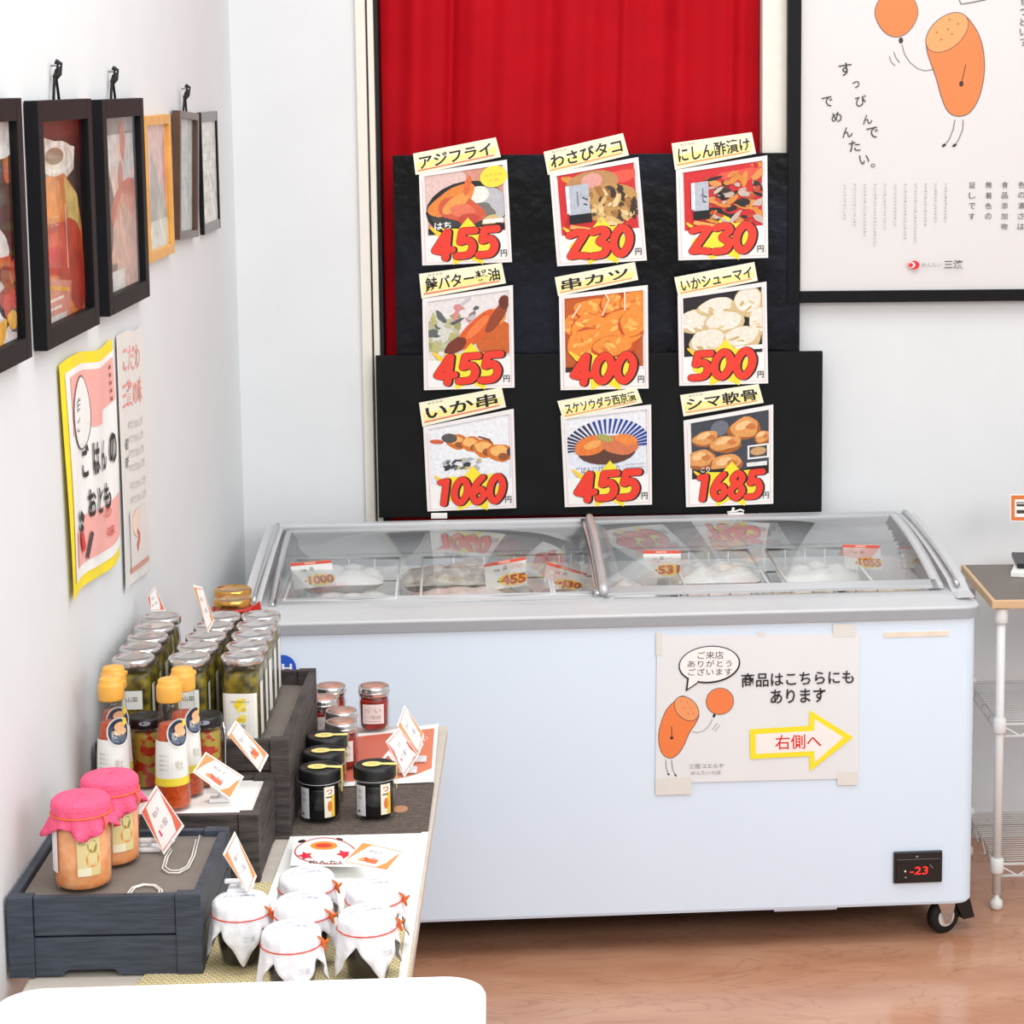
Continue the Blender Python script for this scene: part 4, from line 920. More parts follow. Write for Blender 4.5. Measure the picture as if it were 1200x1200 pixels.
def woven(name, a, b, sc_):
    m = mat(name, a, .8, rgb2=b, scale=60); nt = m.node_tree; N = nt.nodes; L = nt.links
    tc = [n for n in N if n.type == 'TEX_COORD'][0]; ck = N.new('ShaderNodeTexBrick'); ck.inputs['Scale'].default_value = sc_; ck.inputs['Mortar Size'].default_value = .06
    ck.inputs['Color1'].default_value = (*lin(a), 1); ck.inputs['Color2'].default_value = (*lin(b), 1); ck.inputs['Mortar'].default_value = (*[v*.6 for v in lin(a)], 1)
    ck.inputs['Brick Width'].default_value = .5; ck.inputs['Row Height'].default_value = .35
    L.new(tc.outputs['Object'], ck.inputs['Vector']); L.new(ck.outputs['Color'], N['Principled BSDF'].inputs['Base Color'])
    bp = N.new('ShaderNodeBump'); bp.inputs['Strength'].default_value = .6; bp.inputs['Distance'].default_value = .002; L.new(ck.outputs['Fac'], bp.inputs['Height']); bp.invert = True; L.new(bp.outputs[0], N['Principled BSDF'].inputs['Normal'])
    return m
BEIGE = woven('beige_weave', (226, 206, 150), (240, 226, 184), 60)
DKW = woven('dark_weave', (92, 80, 72), (120, 108, 98), 60)
flat('placemat', [(260, 1035), (490, 1030), (478, 1165), (150, 1165)], TZ+.002, BEIGE, 'beige woven mat under the white cloth-topped jars', 'mat')
MB().box(-.205, TX-.004, 2.65, 3.38, TZ, TZ+.0025).build('white_edge', WPAPER)
o = bpy.data.objects['white_edge']; o.name = 'paper_strip'; tag(o, 'long white paper strip along the right edge of the display table', 'paper')
flat('paper_sheet', [(340, 980), (499, 976), (484, 1086), (300, 1086)], TZ+.0035, WPAPER, 'plain white sheet lying under the rearmost cloth-topped jars', 'paper')
t_, fn, org = flat('placemat', [(330, 926), (509, 917), (501, 979), (320, 982)], TZ+.002, DKW, 'dark brown woven mat under the black-lidded jars', 'mat')
c = Canvas(fn); c.l = 3; c.ell(80, 50, 5, 7, (190, 130, 90), n=14); c.build('emblem', PRINT, t_, org)
t_, fn, org = flat('leaflet', [(400, 862), (514, 848), (508, 916), (385, 922)], TZ+.0045, WPAPER, 'orange printed leaflet lying under the small red jars at the table end', 'leaflet', .0006)
c = Canvas(fn); c.l = 3; c.poly([(3, 6), (96, 8), (97, 78), (84, 86), (66, 92), (3, 93)], (224, 128, 92)); c.poly([(3, 8), (60, 8), (58, 90), (3, 92)], (206, 104, 82))
c.poly([(44, 60), (52, 40), (62, 62), (58, 62), (52, 50), (48, 61)], WHT); c.text('めんたい', 70, 20, 90, 30, WHT); c.text('レシピ', 50, 72, 64, 80, (250, 220, 200)); c.build('print', PRINT, t_, org)
t_, fn, org = flat('leaflet', [(345, 982), (408, 978), (432, 1016), (340, 1014)], TZ+.022, WPAPER, 'white leaflet with red stars and an orange oval behind the cloth-topped jars', 'leaflet', .0006)
c = Canvas(fn); c.l = 3; c.ell(50, 32, 22, 14, (240, 150, 50), n=20); c.ell(50, 32, 14, 7, (222, 60, 40), n=16)
for x, y in ((20, 66), (76, 62)):
    pts = [(x+(12 if k_ % 2 else 6)*cos(k_*pi/5), y+(15 if k_ % 2 else 8)*sin(k_*pi/5)) for k_ in range(10)]; c.poly(pts, (226, 30, 56))
c.ell(14, 14, 7, 5, BLK, rot=-.4); c.ell(80, 14, 6, 4, BLK, rot=.5); c.ring(50, 50, 46, 44, 2, (206, 60, 60)); c.text('めんたい', 24, 82, 76, 93, (70, 60, 60), off=.01); c.build('print', PRINT, t_, org)
MB().box(-.5, .5, -.5, .5, 0, 1)
o = MB().box(-.035, .035, -.03, .03, 0, .017, .003).build('plastic_tray', mat('milky_plastic', (228, 226, 222), .3)); p = onz(384, 1000, TZ+.004); o.location = p; tag(o, 'low milky tray propping up the red-starred leaflet', 'tray')

# ------------------------------------------------------------------ crates
NAVY = mat('navy_stained_wood', (48, 54, 64), .55, rgb2=(64, 72, 84), scale=18, stretch=(1, 1, 9), bump=.2, bscale=60)
NAVYH = mat('navy_stained_plank', (46, 53, 64), .55, rgb2=(62, 70, 83), scale=18, stretch=(1.2, 1, 12), bump=.2, bscale=60)
BROWN = mat('charred_brown_wood', (46, 40, 39), .6, rgb2=(80, 71, 68), scale=14, stretch=(1, 1, 8), bump=.3, bscale=60)
GREYPAN = mat('grey_brown_panel', (120, 112, 104), .6, var=.06, scale=30)
def crate(label, x0, x1, y0, y1, z0, z1, m, panel_z, panel_m, notch=False, n=2, postw=.03, posth=.0):
    t = thing('wooden_crate', label, 'crate', ((x0+x1)/2, (y0+y1)/2, z0), 0, 'wooden crates stepped up along the left wall')
    hx, hy, h = (x1-x0)/2, (y1-y0)/2, z1-z0; th = .011
    for sx in (-1, 1):
        for sy in (-1, 1):
            MB().box(min(sx*hx, sx*(hx-postw)), max(sx*hx, sx*(hx-postw)), min(sy*hy, sy*(hy-.02)), max(sy*hy, sy*(hy-.02)), 0, h+posth, .0012).build('corner_post', m, t)
    g = .0012
    for i in range(n):
        a, b = h*i/n+g, h*(i+1)/n-g
        if i == n-1: b = h-.001
        for sy in (-1, 1):
            X0, X1 = -hx+postw+.0006, hx-postw-.0006; ya, yb = (-hy+.003, -hy+.003+th) if sy < 0 else (hy-.003-th, hy-.003)
            if notch and sy < 0 and i == 0:
                P = [(X0, a), (X1, a), (X1, b), (X0, b)]
                P = [(X0, a), (-.055, a), (-.055, h*.05), (-.050, h*.08), (.01, h*.08), (.015, h*.05), (.015, a), (X1, a), (X1, b), (X0, b)]
                MB().prism(P, 'y', ya, yb).build('plank', m, t)
            else: MB().box(X0, X1, ya, yb, a, b, .0012).build('plank', m, t)
        for sx in (-1, 1):
            xa, xb = (-hx+.001, -hx+.001+th) if sx < 0 else (hx-.001-th, hx-.001)
            MB().box(xa, xb, -hy+.0206, hy-.0206, a, b, .0012).build('plank', m, t)
    MB().box(-hx+th+.003, hx-th-.003, -hy+th+.004, hy-th-.004, panel_z-z0-.004, panel_z-z0, .0005).build('top_panel', panel_m, t)
    return t
crate('low navy-stained crate at the front holding the two pink-topped jars', -.720, -.465, 2.836, 3.108, TZ+.001, .712, NAVYH, .703, GREYPAN, notch=True, postw=.034)
crate('brown-black crate topped with white paper holding the dressing bottles', -.714, -.432, 3.175, 3.372, TZ+.001, .706, BROWN, .699, WPAPER)
crate('tallest brown-black crate full of silver-lidded pickle jars', -.709, -.409, 3.376, 3.80, TZ+.001, .758, BROWN, .732, GREYPAN, n=3)
# small block behind carrying the gold-lidded jars
o = MB().box(-.05, .05, -.07, .06, 0, .128, .003).build('wooden_block', BROWN); o.location = (-.57, 3.885, TZ+.001); tag(o, 'dark wooden block behind the tall crate under the gold-lidded jars', 'block')

# ------------------------------------------------------------------ jars
SILV = mat('silver_lid', (214, 210, 208), .2, metal=.95, var=.03)
GOLD = mat('gold_lid', (214, 160, 84), .22, metal=.95, var=.04)
LIDB = mat('black_lid', (18, 18, 20), .35)
OLIVE = mat('pickled_greens', (150, 132, 40), .3, rgb2=(48, 46, 18), scale=45, detail=6, lo=.38, hi=.62)
OLIVE2 = mat('yellow_green_pickles', (140, 118, 24), .3, rgb2=(70, 60, 16), scale=40, detail=6)
REDC = mat('red_chilli_filling', (178, 34, 14), .3, rgb2=(110, 24, 12), scale=80, detail=6)
ORC = mat('orange_roe_sauce', (206, 86, 24), .35, rgb2=(186, 60, 14), scale=160, detail=5)
MENT = mat('orange_roe_paste', (248, 180, 128), .4, rgb2=(238, 148, 84), scale=60, detail=7)
DARKC = mat('black_seaweed_paste', (16, 16, 18), .25, var=.3, scale=60)
BRC = mat('brown_jar_filling', (40, 28, 24), .3, rgb2=(22, 16, 14), scale=60)
CORK = mat('pinkish_lid_disc', (198, 150, 132), .35, metal=.4, var=.05)
def bend(r, ang0=0, z0=0):
    """canvas x (metres along the arc), y down from z0 -> onto a cylinder facing -Y"""
    def fn(x, y, e):
        a = x/r+ang0; return Vector(((r+e)*sin(a), -(r+e)*cos(a), z0-y))
    return fn
def bendsq(r, sq, ang0, z0):
    def fn(x, y, e):
        a = x/r+ang0; q = (abs(cos(a))**sq+abs(sin(a))**sq)**(-1/sq); return Vector(((r+e)*q*sin(a), -(r+e)*q*cos(a), z0-y))
    return fn
def lid(r, z0, h, m, t, disc=None, name='lid'):
    l_ = MB().lathe([(r*.985, z0), (r, z0+.002), (r, z0+h-.003), (r*.96, z0+h-.0006), (r*.86, z0+h), (r*.84, z0+h-.0012), (r*.3, z0+h-.0012)], 36).build(name, m, t)
    if disc: MB().lathe([(r*.80, z0+h-.0012), (r*.80, z0+h+.0002), (r*.2, z0+h+.0004)], 28).build('lid_disc', disc, l_)
    return l_
def jar(label, body, neck, h, lidr, lidh, lidm, cm, fill=.9, sq=2., disc=None, name='glass_jar', cat='jar', group=None, loc=(0, 0, 0), rz=0):
    t = thing(name, label, cat, loc, rz, group)
    hb = h-lidh
    pr = [(body*.80, 0), (body*.96, .003), (body, .009), (body, hb*.80), (body*.96, hb*.86), (neck+.001, hb*.93), (neck, hb*.95), (neck, hb+lidh*.4)]
    MB().lathe(pr, 36, sq=sq).build('glass', JARG, t)
    k_ = .0022; hf = hb*fill
    pc = [(body*.76, .003), (body-k_-.001, .008), (body-k_, min(hb*.80, hf))]
    if hf > hb*.84: pc += [((body-k_)*.96, hb*.86), (neck-k_, min(hb*.935, hf))]
    pc += [(pc[-1][0]*.5, pc[-1][1]+.0005)]
    MB().lathe(pc, 32, sq=sq).build('contents', cm, t)
    lid(lidr, hb-lidh*.1, lidh*1.1, lidm, t, disc)
    return t
def label_on(t, fn, draw, name='label', m=None):
    c = Canvas(fn); draw(c); return c.build(name, m or PRINT, t)
# tall pickle jars in three columns
def lab_tall(c):
    c.rect(-.025, 0, .025, .074, (243, 240, 232), 10); c.l += 3
    R = random.Random(2)
    for q in range(12): c.ell(R.uniform(-.004, .006), R.uniform(.006, .045), .0035, .0055, R.choice([(246, 220, 40), (240, 206, 50), (250, 236, 120)]), rot=R.uniform(0, 3), n=10)
    c.text('無添加', -.013, .012, .014, .015, (140, 136, 130)); c.text('国産', -.009, .05, .009, .056, (120, 116, 110))
def lab_side(c):
    c.rect(-.013, 0, .006, .085, (240, 238, 230), 4)
J1 = jar('tall square pickle jar with silver lid and white yellow-figured label, front of the right column', .030, .0275, .142, .0335, .011, SILV, OLIVE, sq=4.5, group='tall silver-lidded pickle jars in the tallest crate', loc=(-.4885, 3.455, .733), rz=radians(-4))
label_on(J1, bendsq(.0304, 4.5, 0, .086), lab_tall); label_on(J1, bendsq(.0304, 4.5, pi/2, .10), lab_side, 'side_label')
ordn = ['front', 'second', 'third', 'fourth', 'rearmost']
for i in range(1, 5):
    copy_tree(J1, (-.4885-.001*i, 3.455+.067*i, .733), radians(-4+[0, 3, -2, 2, 1][i]), 'tall silver-lidded pickle jar, %s of the right column in the tallest crate' % ordn[i])
J2 = jar('tall pickle jar with small white label, front of the left column by the wall', .030, .0275, .142, .0335, .011, SILV, OLIVE, sq=4.5, group='tall silver-lidded pickle jars in the tallest crate', loc=(-.659, 3.452, .733))
label_on(J2, bendsq(.0304, 4.5, 0, .094), lambda c: (c.rect(-.014, 0, .016, .030, (238, 240, 236), 6), c.text('山菜', -.008, .01, .01, .018, (90, 90, 70), off=.01)))
label_on(J2, bendsq(.0304, 4.5, pi/2, .10), lab_side, 'side_label')
for i in range(1, 5):
    copy_tree(J2, (-.659-.0005*i, 3.452+.067*i, .733), radians([0, 2, -3, 3, 0][i]), 'tall silver-lidded pickle jar, %s of the left column against the wall' % ordn[i])
for i in range(5):
    copy_tree(J2, (-.571+.003*i, 3.452+.067*i, .733), radians([1, -2, 2, -1, 2][i]), ('tall silver-lidded pickle jar, %s of the middle column' % ordn[i]) + (', by the bottles' if i == 0 else ''))
for i, (x, y) in enumerate(((-.556, 3.835), (-.566, 3.91))):
    g = jar(('gold-lidded jar tied with a red ribbon, nearer one behind the silver lids', 'gold-lidded jar farthest back by the freezer')[i], .030, .0275, .148, .0335, .012, GOLD, OLIVE, sq=2.6, group='gold-lidded jars behind the silver lids', loc=(x, y, .7295))
    if i == 0: MB().tube([(.0335*cos(a), .0335*sin(a), .130) for a in [k_*pi/8 for k_ in range(16)]], .003, 6, closed=True).prism([(.030, .128), (.048, .142), (.050, .126), (.046, .108), (.034, .124)], 'y', -.004, .0).build('ribbon', mat('red_ribbon', (206, 50, 40), .5), g)
# small flip-lid jars of chopped vegetables
VEG = mat('chopped_vegetables', (170, 150, 60), .3, rgb2=(176, 50, 26), scale=55, detail=2, lo=.52, hi=.56)
def small_jar(label, loc):
    t = jar(label, .026, .024, .112, .0272, .014, LIDB, VEG, group='small vegetable jars with wire clips behind the bottles', loc=loc)
    MB().tube([(.0265, 0, .098), (.031, -.004, .08), (.030, -.006, .03), (.028, -.01, .024), (.028, .004, .03), (.031, .004, .08), (.027, .002, .098)], .0012, 6).build('wire_clip', STEEL, t)
    label_on(t, bend(.0276, .1, .110), lambda c: (c.ell(0, .004, .009, .0036, (150, 156, 170), n=14)))
    return t
small_jar('small black-lidded jar of chopped vegetables behind the left bottles', (-.622, 3.340, .6995))
small_jar('small black-lidded jar of chopped vegetables right behind the right bottles', (-.532, 3.340, .6995))
# dressing bottles
CAPY = mat('yellow_orange_cap', (234, 172, 70), .4, var=.03)
def bottle(label, loc, rz=0, src=None):
    if src: return copy_tree(src, loc, rz, label)
    t = thing('dressing_bottle', label, 'bottle', loc, rz, 'conical dressing bottles with yellow caps')
    MB().lathe([(.020, 0), (.026, .002), (.0275, .008), (.026, .04), (.0225, .10), (.0175, .138), (.0165, .155), (.0165, .168)], 32).build('glass', JARG, t)
    MB().lathe([(.019, .003), (.0245, .006), (.0255, .01), (.0242, .04), (.0208, .10), (.0165, .130), (.01, .131)], 28).build('sauce', ORC, t)
    cp_ = MB().lathe([(.0185, .165), (.0192, .168), (.0192, .187), (.0178, .190), (.0165, .190), (.0165, .196), (.0150, .1985), (.006, .199)], 32).build('cap', CAPY, t)
    MB().box(.010, .021, -.004, .004, .186, .192, .001).build('cap_tab', CAPY, cp_)
    def cone(x, y, e):
        z = .108-y; r = .0268-(z-.02)*.052+e; a = x/.024; return Vector((r*sin(a), -r*cos(a), z))
    def grd(c, x0, y0, x1, y1, col, n=14):
        vs = [(x0+(x1-x0)*i/n, y0+(y1-y0)*j/4) for j in range(5) for i in range(n+1)]
        c.raw(vs, [(j*(n+1)+i, j*(n+1)+i+1, (j+1)*(n+1)+i+1, (j+1)*(n+1)+i) for j in range(4) for i in range(n)], col)
    c = Canvas(cone); grd(c, -.037, .0, .037, .060, (244, 243, 238)); grd(c, -.037, .056, .037, .068, (250, 224, 60)); c.l += 4
    for i in range(4): c.text('原材料たらこ', -.022, .02+i*.007, -.006, .0235+i*.007, (180, 170, 160))
    c.text('明太', .004, .03, .016, .044, (196, 186, 170)); c.build('label', PRINT, t)
    c = Canvas(lambda x, y, e: cone(x+.012, y-.024+.012, e+.0016)); 
    c.ell(0, .0, .020, .022, (244, 244, 240), n=28); c.l += 6; c.ell(0, 0, .0175, .0195, (54, 66, 88), n=28); c.l += 3; c.ell(.001, -.008, .009, .007, (232, 180, 130), n=14); c.ell(.002, .0, .011, .006, (236, 196, 150), n=14); c.ell(.0, .010, .013, .006, (100, 112, 130), n=14)
    c.text('明太', -.012, -.002, -.004, .010, WHT); c.ell(.010, -.014, .004, .006, (250, 216, 50), n=10); c.build('round_badge', PRINT, t); return t
B1 = bottle('dressing bottle with yellow cap, front one of the left pair', (-.6545, 3.245, .6995), radians(8))
bottle('dressing bottle hidden behind the front left one, only its cap showing', (-.662, 3.305, .6995), radians(-5), B1)
bottle('dressing bottle with yellow cap, front one of the right pair', (-.566, 3.232, .6995), radians(14), B1)
bottle('dressing bottle standing behind the front right one', (-.556, 3.292, .6995), radians(30), B1)
# small jars of red filling
J = None
for i, (px, py, lab) in enumerate(((438, 804, 'small red jar with silver lid standing alone right of the others, label facing front'), (387, 804, 'small red jar with silver lid, rearmost left one beside the crate'), (378, 818, 'small red jar with silver lid, left one in front of the rearmost'), (400, 833, 'small red jar with silver lid, behind the one nearest the black lids'), (400, 846, 'small red jar with silver lid, right behind the black-lidded jars'))):
    p = onz(px, py, TZ+.085); loc = (p.x, p.y, TZ+.006)
    if i == 0:
        J = jar(lab, .0275, .0255, .081, .028, .016, SILV, REDC, fill=.92, sq=2.6, disc=CORK, group='small red chilli jars with silver lids', loc=loc)
        label_on(J, bendsq(.0279, 2.6, 0, .052), lambda c: (c.rect(-.019, 0, .019, .036, (232, 226, 222), 8), c.text('辛い', -.014, .006, .014, .016, (150, 120, 116)), c.text('三陸産', -.014, .020, .014, .027, (160, 140, 136)), c.rect(-.014, .031, .014, .032, (190, 170, 166), 6)))
        LR = MB().lathe([(.0286, .069), (.0292, .0705), (.0286, .072)], 32).build('lid_bead', SILV, J)
    else: copy_tree(J, loc, radians([0, -10, 12, 20, 5][i]), lab)
# black-lidded jars
J = None
def lab_seal(c):
    c.ell(-.004, 0, .016, .013, (250, 230, 136), n=20); c.poly([(.008, -.004), (.032, -.007), (.032, .006), (.008, .005)], (250, 230, 136)); c.text('海苔', -.010, -.003, .002, .004, (190, 150, 60))
for i, (px, py, lab) in enumerate(((439, 898, 'black-lidded jar with yellow seal standing alone on the right of the dark mat'), (375, 901, 'black-lidded jar with yellow seal, front one of the left column'), (379, 882, 'black-lidded jar with yellow seal, middle one of the left column'), (383, 864, 'black-lidded jar with yellow seal, rear one of the left column'))):
    p = onz(px, py, TZ+.084); loc = (p.x, p.y, TZ+.003)
    if i == 0:
        J = jar(lab, .0325, .031, .085, .0345, .020, LIDB, DARKC, fill=.86, group='black jars with black lids and yellow seals', loc=loc)
        label_on(J, bend(.0329, -.72, .058), lambda c: (c.rect(-.010, 0, .010, .05, (226, 228, 232), 6), c.text('海', -.005, .006, .004, .013, (120, 120, 126)), c.text('苔', -.005, .016, .004, .023, (120, 120, 126)), c.rect(-.006, .042, -.001, .045, BLK)), 'back_label')
        def lf(c):
            c.rect(-.009, 0, .009, .05, (246, 240, 220), 6); c.rect(.002, .014, .009, .05, (246, 200, 70), 3); c.text('つ', -.005, .004, .005, .013, (196, 40, 34), off=.03); c.rect(-.006, .016, .004, .018, BLK, 3); c.ell(.0, .032, .004, .009, (226, 130, 60), n=12)
        label_on(J, bend(.0329, .62, .060), lf)
        label_on(J, lambda x, y, e: Vector((x*1.0, y, .0852+e)) if x < .0315 else Vector((.0348+e, y, .0850-(x-.0315)*.0)), lab_seal, 'lid_seal')
        MB().box(.0345, .0352, -.005, .004, .045, .0852).build('seal_strip', mat('yellow_seal', (246, 214, 90), .5), J)
        MB().lathe([(.0335, .0635), (.0350, .0645), (.0335, .0655)], 32).build('lid_ring', mat('white_ring', (225, 225, 225), .4), J)
    else: copy_tree(J, loc, radians([0, -4, 3, 6][i]), lab)
# cloth covers
def cover(zc, rl, ztie, rtie, hem_lo, hem_hi, flare, ang, m, t, top_dome=.004, ruffle=.0, name='cloth_cover', nn=96, sharp=1.0):
    mb = MB(); vs = []; fs = []; lv = []
    R = random.Random(int(abs(ang)*100)+3)
    rings = []
    rings.append([(rl*.02, zc+top_dome)]*nn)
    for q in (.35, .7, .92): rings.append([(rl*q, zc+top_dome*(1-q*q))]*nn)
    rings.append([(rl*1.02, zc-.003)]*nn)
    rings.append([(rl*1.05, (zc+ztie)/2)]*nn)
    rings.append([((rtie)*(1+.02*sin(k_*7)), ztie) for k_ in range(nn)])
    for s_ in (.25, .5, .75, 1.0):
        rg = []
        for k_ in range(nn):
            a = 2*pi*k_/nn; cn = 1-abs((((a-ang)/(pi/2)) % 1)-.5)*2; cn = (1-cn)**sharp  # 1 at corners
            hem = hem_lo+(hem_hi-hem_lo)*cn
            wv = 1+ruffle*sin(9*a+2)*s_
            rg.append((rtie+flare*(s_**.8)*(.45+.7*cn)*wv+.0025*sin(12*a)*s_, ztie+(hem-ztie)*s_))
        rings.append(rg)
    for rg in rings:
        for k_ in range(nn):
            a = 2*pi*k_/nn; vs.append((rg[k_][0]*cos(a), rg[k_][0]*sin(a), rg[k_][1]))
    for i in range(len(rings)-1):
        for k_ in range(nn): fs.append((i*nn+k_, i*nn+(k_+1) % nn, (i+1)*nn+(k_+1) % nn, (i+1)*nn+k_))
    mb.add(vs, fs, True)
    return mb.build(name, m, t, solid=.0006)
# two pink-topped jars
PINK = mat('hot_pink_crepe', (246, 92, 132), .8, var=.06, scale=120, bump=.4, bscale=300)
for i, (x, y, lab) in enumerate(((-.632, 2.905, 'jar of orange roe under a bright pink crepe cover, front one on the navy crate'), (-.611, 2.995, 'jar of orange roe under a bright pink crepe cover, rear one on the navy crate'))):
    if i == 0:
        t = thing('covered_jar', lab, 'jar', (x, y, .7035), 0, 'pink-covered roe jars'); P = t; t.scale = (1.2, 1.2, 1.12)
        MB().lathe([(.028, 0), (.0315, .003), (.0325, .01), (.0325, .082), (.029, .090), (.0285, .100)], 36).build('glass', JARG, t)
        MB().lathe([(.026, .003), (.0300, .006), (.0306, .012), (.0306, .082), (.02, .084)], 32).build('contents', MENT, t)
        MB().lathe([(.0305, .090), (.031, .092), (.031, .106), (.029, .108)], 28).build('lid', SILV, t)
        cc = cover(.1095, .0315, .092, .0315, .083, .066, .009, radians(20), PINK, t, ruffle=.5)
        MB().tube([(.0335*cos(a), .0335*sin(a), .0925) for a in [k_*pi/12 for k_ in range(24)]], .0012, 6, closed=True).tube([(.028, -.018, .092), (.033, -.023, .085), (.031, -.026, .078)], .0012, 6).build('string', mat('orange_string', (226, 110, 60), .6), t)
        label_on(t, bend(.0329, -1.0, .080), lambda c: (c.rect(-.006, 0, .008, .056, (243, 240, 240), 4),), 'side_label')
        def lp(c):
            c.rect(-.013, 0, .013, .056, (226, 210, 150), 6); c.ell(.004, .02, .006, .008, (150, 140, 60), n=12, wob=.1); c.ell(.004, .036, .008, .01, (226, 150, 80), n=12); c.text('明太', -.011, .008, -.003, .018, (110, 90, 50)); c.rect(-.013, .046, .002, .056, (240, 232, 200), 4)
        label_on(t, bend(.0329, .42, .078), lp)
    else: copy_tree(P, (x, y, .7035), radians(12), lab)
# white cloth-topped jars
ORBAND = mat('orange_elastic', (236, 110, 30), .5)
REDBAND = mat('red_string', (220, 70, 40), .5)
CL = [(282, 1052, 'white cloth-topped jar with a price ticket on it, leftmost of the cloth-topped jars'), (341, 1088, 'white cloth-topped jar nearest the camera, in the middle of the front'), (355, 1054, 'white cloth-topped jar directly behind the nearest one'), (359, 1024, 'white cloth-topped jar at the back of the middle column'), (430, 1069, 'white cloth-topped jar at the front right, near the table edge'), (438, 1037, 'white cloth-topped jar at the back right, near the table edge')]
for i, (px, py, lab) in enumerate(CL):
    p = onz(px, py, TZ+.092); loc = (p.x, p.y, TZ+.0045)
    if i == 0:
        t = thing('covered_jar', lab, 'jar', loc, 0, 'white cloth-topped jars'); P = t
        MB().lathe([(.024, 0), (.028, .003), (.034, .045), (.035, .06), (.033, .07)], 32).build('glass', JARG, t)
        MB().lathe([(.022, .002), (.0265, .005), (.0325, .045), (.033, .062), (.02, .064)], 28).build('contents', BRC, t)
        MB().lathe([(.035, .067), (.0355, .069), (.0355, .083), (.033, .085)], 28).build('lid', SILV, t)
        cv = cover(.0865, .0365, .068, .0385, .054, .008, .006, radians(-80), CLOTHW, t, nn=128, sharp=1.15)
        MB().tube([(.0397*cos(a), .0397*sin(a), .0685) for a in [k_*pi/16 for k_ in range(32)]], .0009, 6, closed=True).build('red_string', REDBAND, t)
        MB().tube([(.034, -.018, .082), (.040, -.014, .076), (.0405, -.010, .069), (.044, -.012, .060)], [.0012, .0018, .003, .0014], 6).tube([(.0405, -.010, .069), (.047, -.006, .072), (.043, -.004, .066)], .0016, 6).build('orange_tie', ORBAND, t)
        c = Canvas(lambda x, y, e: Vector((x, -y, .0905-.004*((x*x+y*y)/.00133)+.0005+e))); c.text('めんたい', -.022, -.004, .004, .004, (176, 182, 200)); c.text('味噌', .006, -.005, .02, .004, (160, 166, 190)); c.ell(-.0, -.014, .008, .003, (206, 212, 226), n=12); c.build('lid_print', PRINT, cv)
        c = Canvas(bend(.0475, .35, .05)); c.text('三濱', -.008, 0, .008, .008, (180, 186, 196)); c.build('skirt_print', PRINT, cv)
    else: copy_tree(P, loc, radians([0, 6, -8, 10, 18, 4][i]), lab)

# ------------------------------------------------------------------ small tickets on clips
def ticket(q, Y, label, dY=(0, 0, 0, 0), clip=None, art=0):
    P4 = [ony(x, y, Y+d) for (x, y), d in zip(q, dY)]; org = sum(P4, Vector())/4
    t = thing('price_ticket', label, 'price tag', org, 0, 'small orange-cornered price tickets among the jars')
    fn = quadmap(*P4, 100, 60)
    sheet(fn, 100, 60, .0006, 'sheet', WPAPER, t, org, 2, 2)
    c = Canvas(fn); c.l = 4; OC = (238, 150, 84) if art != 2 else (226, 110, 84)
    c.poly([(4, 4), (26, 4), (16, 22), (8, 40), (4, 56)], OC); c.poly([(96, 56), (70, 56), (84, 40), (90, 20), (96, 10)], OC)
    c.line([(4, 4), (96, 4), (96, 56), (4, 56), (4, 4)], 1.4, OC)
    c.text('明太子', 32, 16, 62, 23, (150, 142, 150)); c.text('税込', 34, 33, 46, 39, (190, 176, 176)); c.text('850', 50, 32, 66, 40, (150, 142, 160))
    if art == 1: c.ell(38, 42, 9, 5, (216, 80, 50), n=12); c.rect(44, 38, 66, 48, (226, 110, 60)); c.ell(32, 44, 7, 4, (236, 160, 90), n=12)
    if art == 2: c.rect(22, 36, 28, 44, (226, 60, 110))
    c.build('print', PRINT, t, org)
    if clip:
        cp_ = Vector(clip)-org; e = sum(P4[2:4], Vector())/2-org
        mb = MB().box(cp_.x-.016, cp_.x+.016, cp_.y-.012, cp_.y+.012, cp_.z, cp_.z+.006, .002).tube([(cp_.x, cp_.y, cp_.z+.005), (cp_.x-.002, cp_.y, cp_.z+.014), ((cp_.x+e.x)/2, (cp_.y+e.y)/2, (cp_.z+e.z)/2+.006), tuple(e)], .003, 6).box(cp_.x-.020, cp_.x+.004, cp_.y-.006, cp_.y+.004, cp_.z+.012, cp_.z+.017, .002)
        mb.build('clip_stand', mat('milky_clip', (232, 234, 236), .2), t)
    return t
ticket([(173, 700), (181, 687), (194, 716), (177, 716)], 3.72, 'narrow red and white ticket standing on the rear lids of the left column', art=2)
ticket([(226, 685), (237, 688), (251, 727), (244, 742)], 3.56, 'ticket with a yellow top edge leaning over the middle column of lids', art=0)
ticket([(266, 860), (276, 844), (315, 885), (305, 905)], 3.33, 'tilted ticket hanging in front of the tall figured jar', (0, .01, 0, -.01), art=1)
ticket([(241, 881), (286, 910), (270, 937), (226, 905)], 3.24, 'large tilted ticket with a small roe picture on the white papered crate', (.01, .01, -.01, -.01), clip=(-.50, 3.26, .6995), art=1)
ticket([(164, 950), (183, 920), (216, 968), (192, 1002)], 3.02, 'ticket in a clear clip on the navy crate beside the pink-topped jars', (0, .01, 0, -.01), clip=tuple(onz(176, 996, .7035)), art=2)
ticket([(261, 1001), (275, 974), (301, 1027), (292, 1049)], 2.88, 'ticket in a clear clip on top of the leftmost cloth-topped jar', (0, .01, 0, -.01), clip=tuple(onz(281, 1044, .6915)), art=0)
ticket([(465, 850), (474, 826), (497, 861), (492, 883)], 3.72, 'rear ticket of the two on the orange leaflet', (0, .02, 0, -.01), clip=(-.232, 3.74, .6055), art=0)
ticket([(452, 869), (467, 853), (491, 885), (474, 911)], 3.66, 'front ticket of the two on the orange leaflet', (0, .02, 0, -.01), clip=(-.245, 3.68, .6055), art=2)
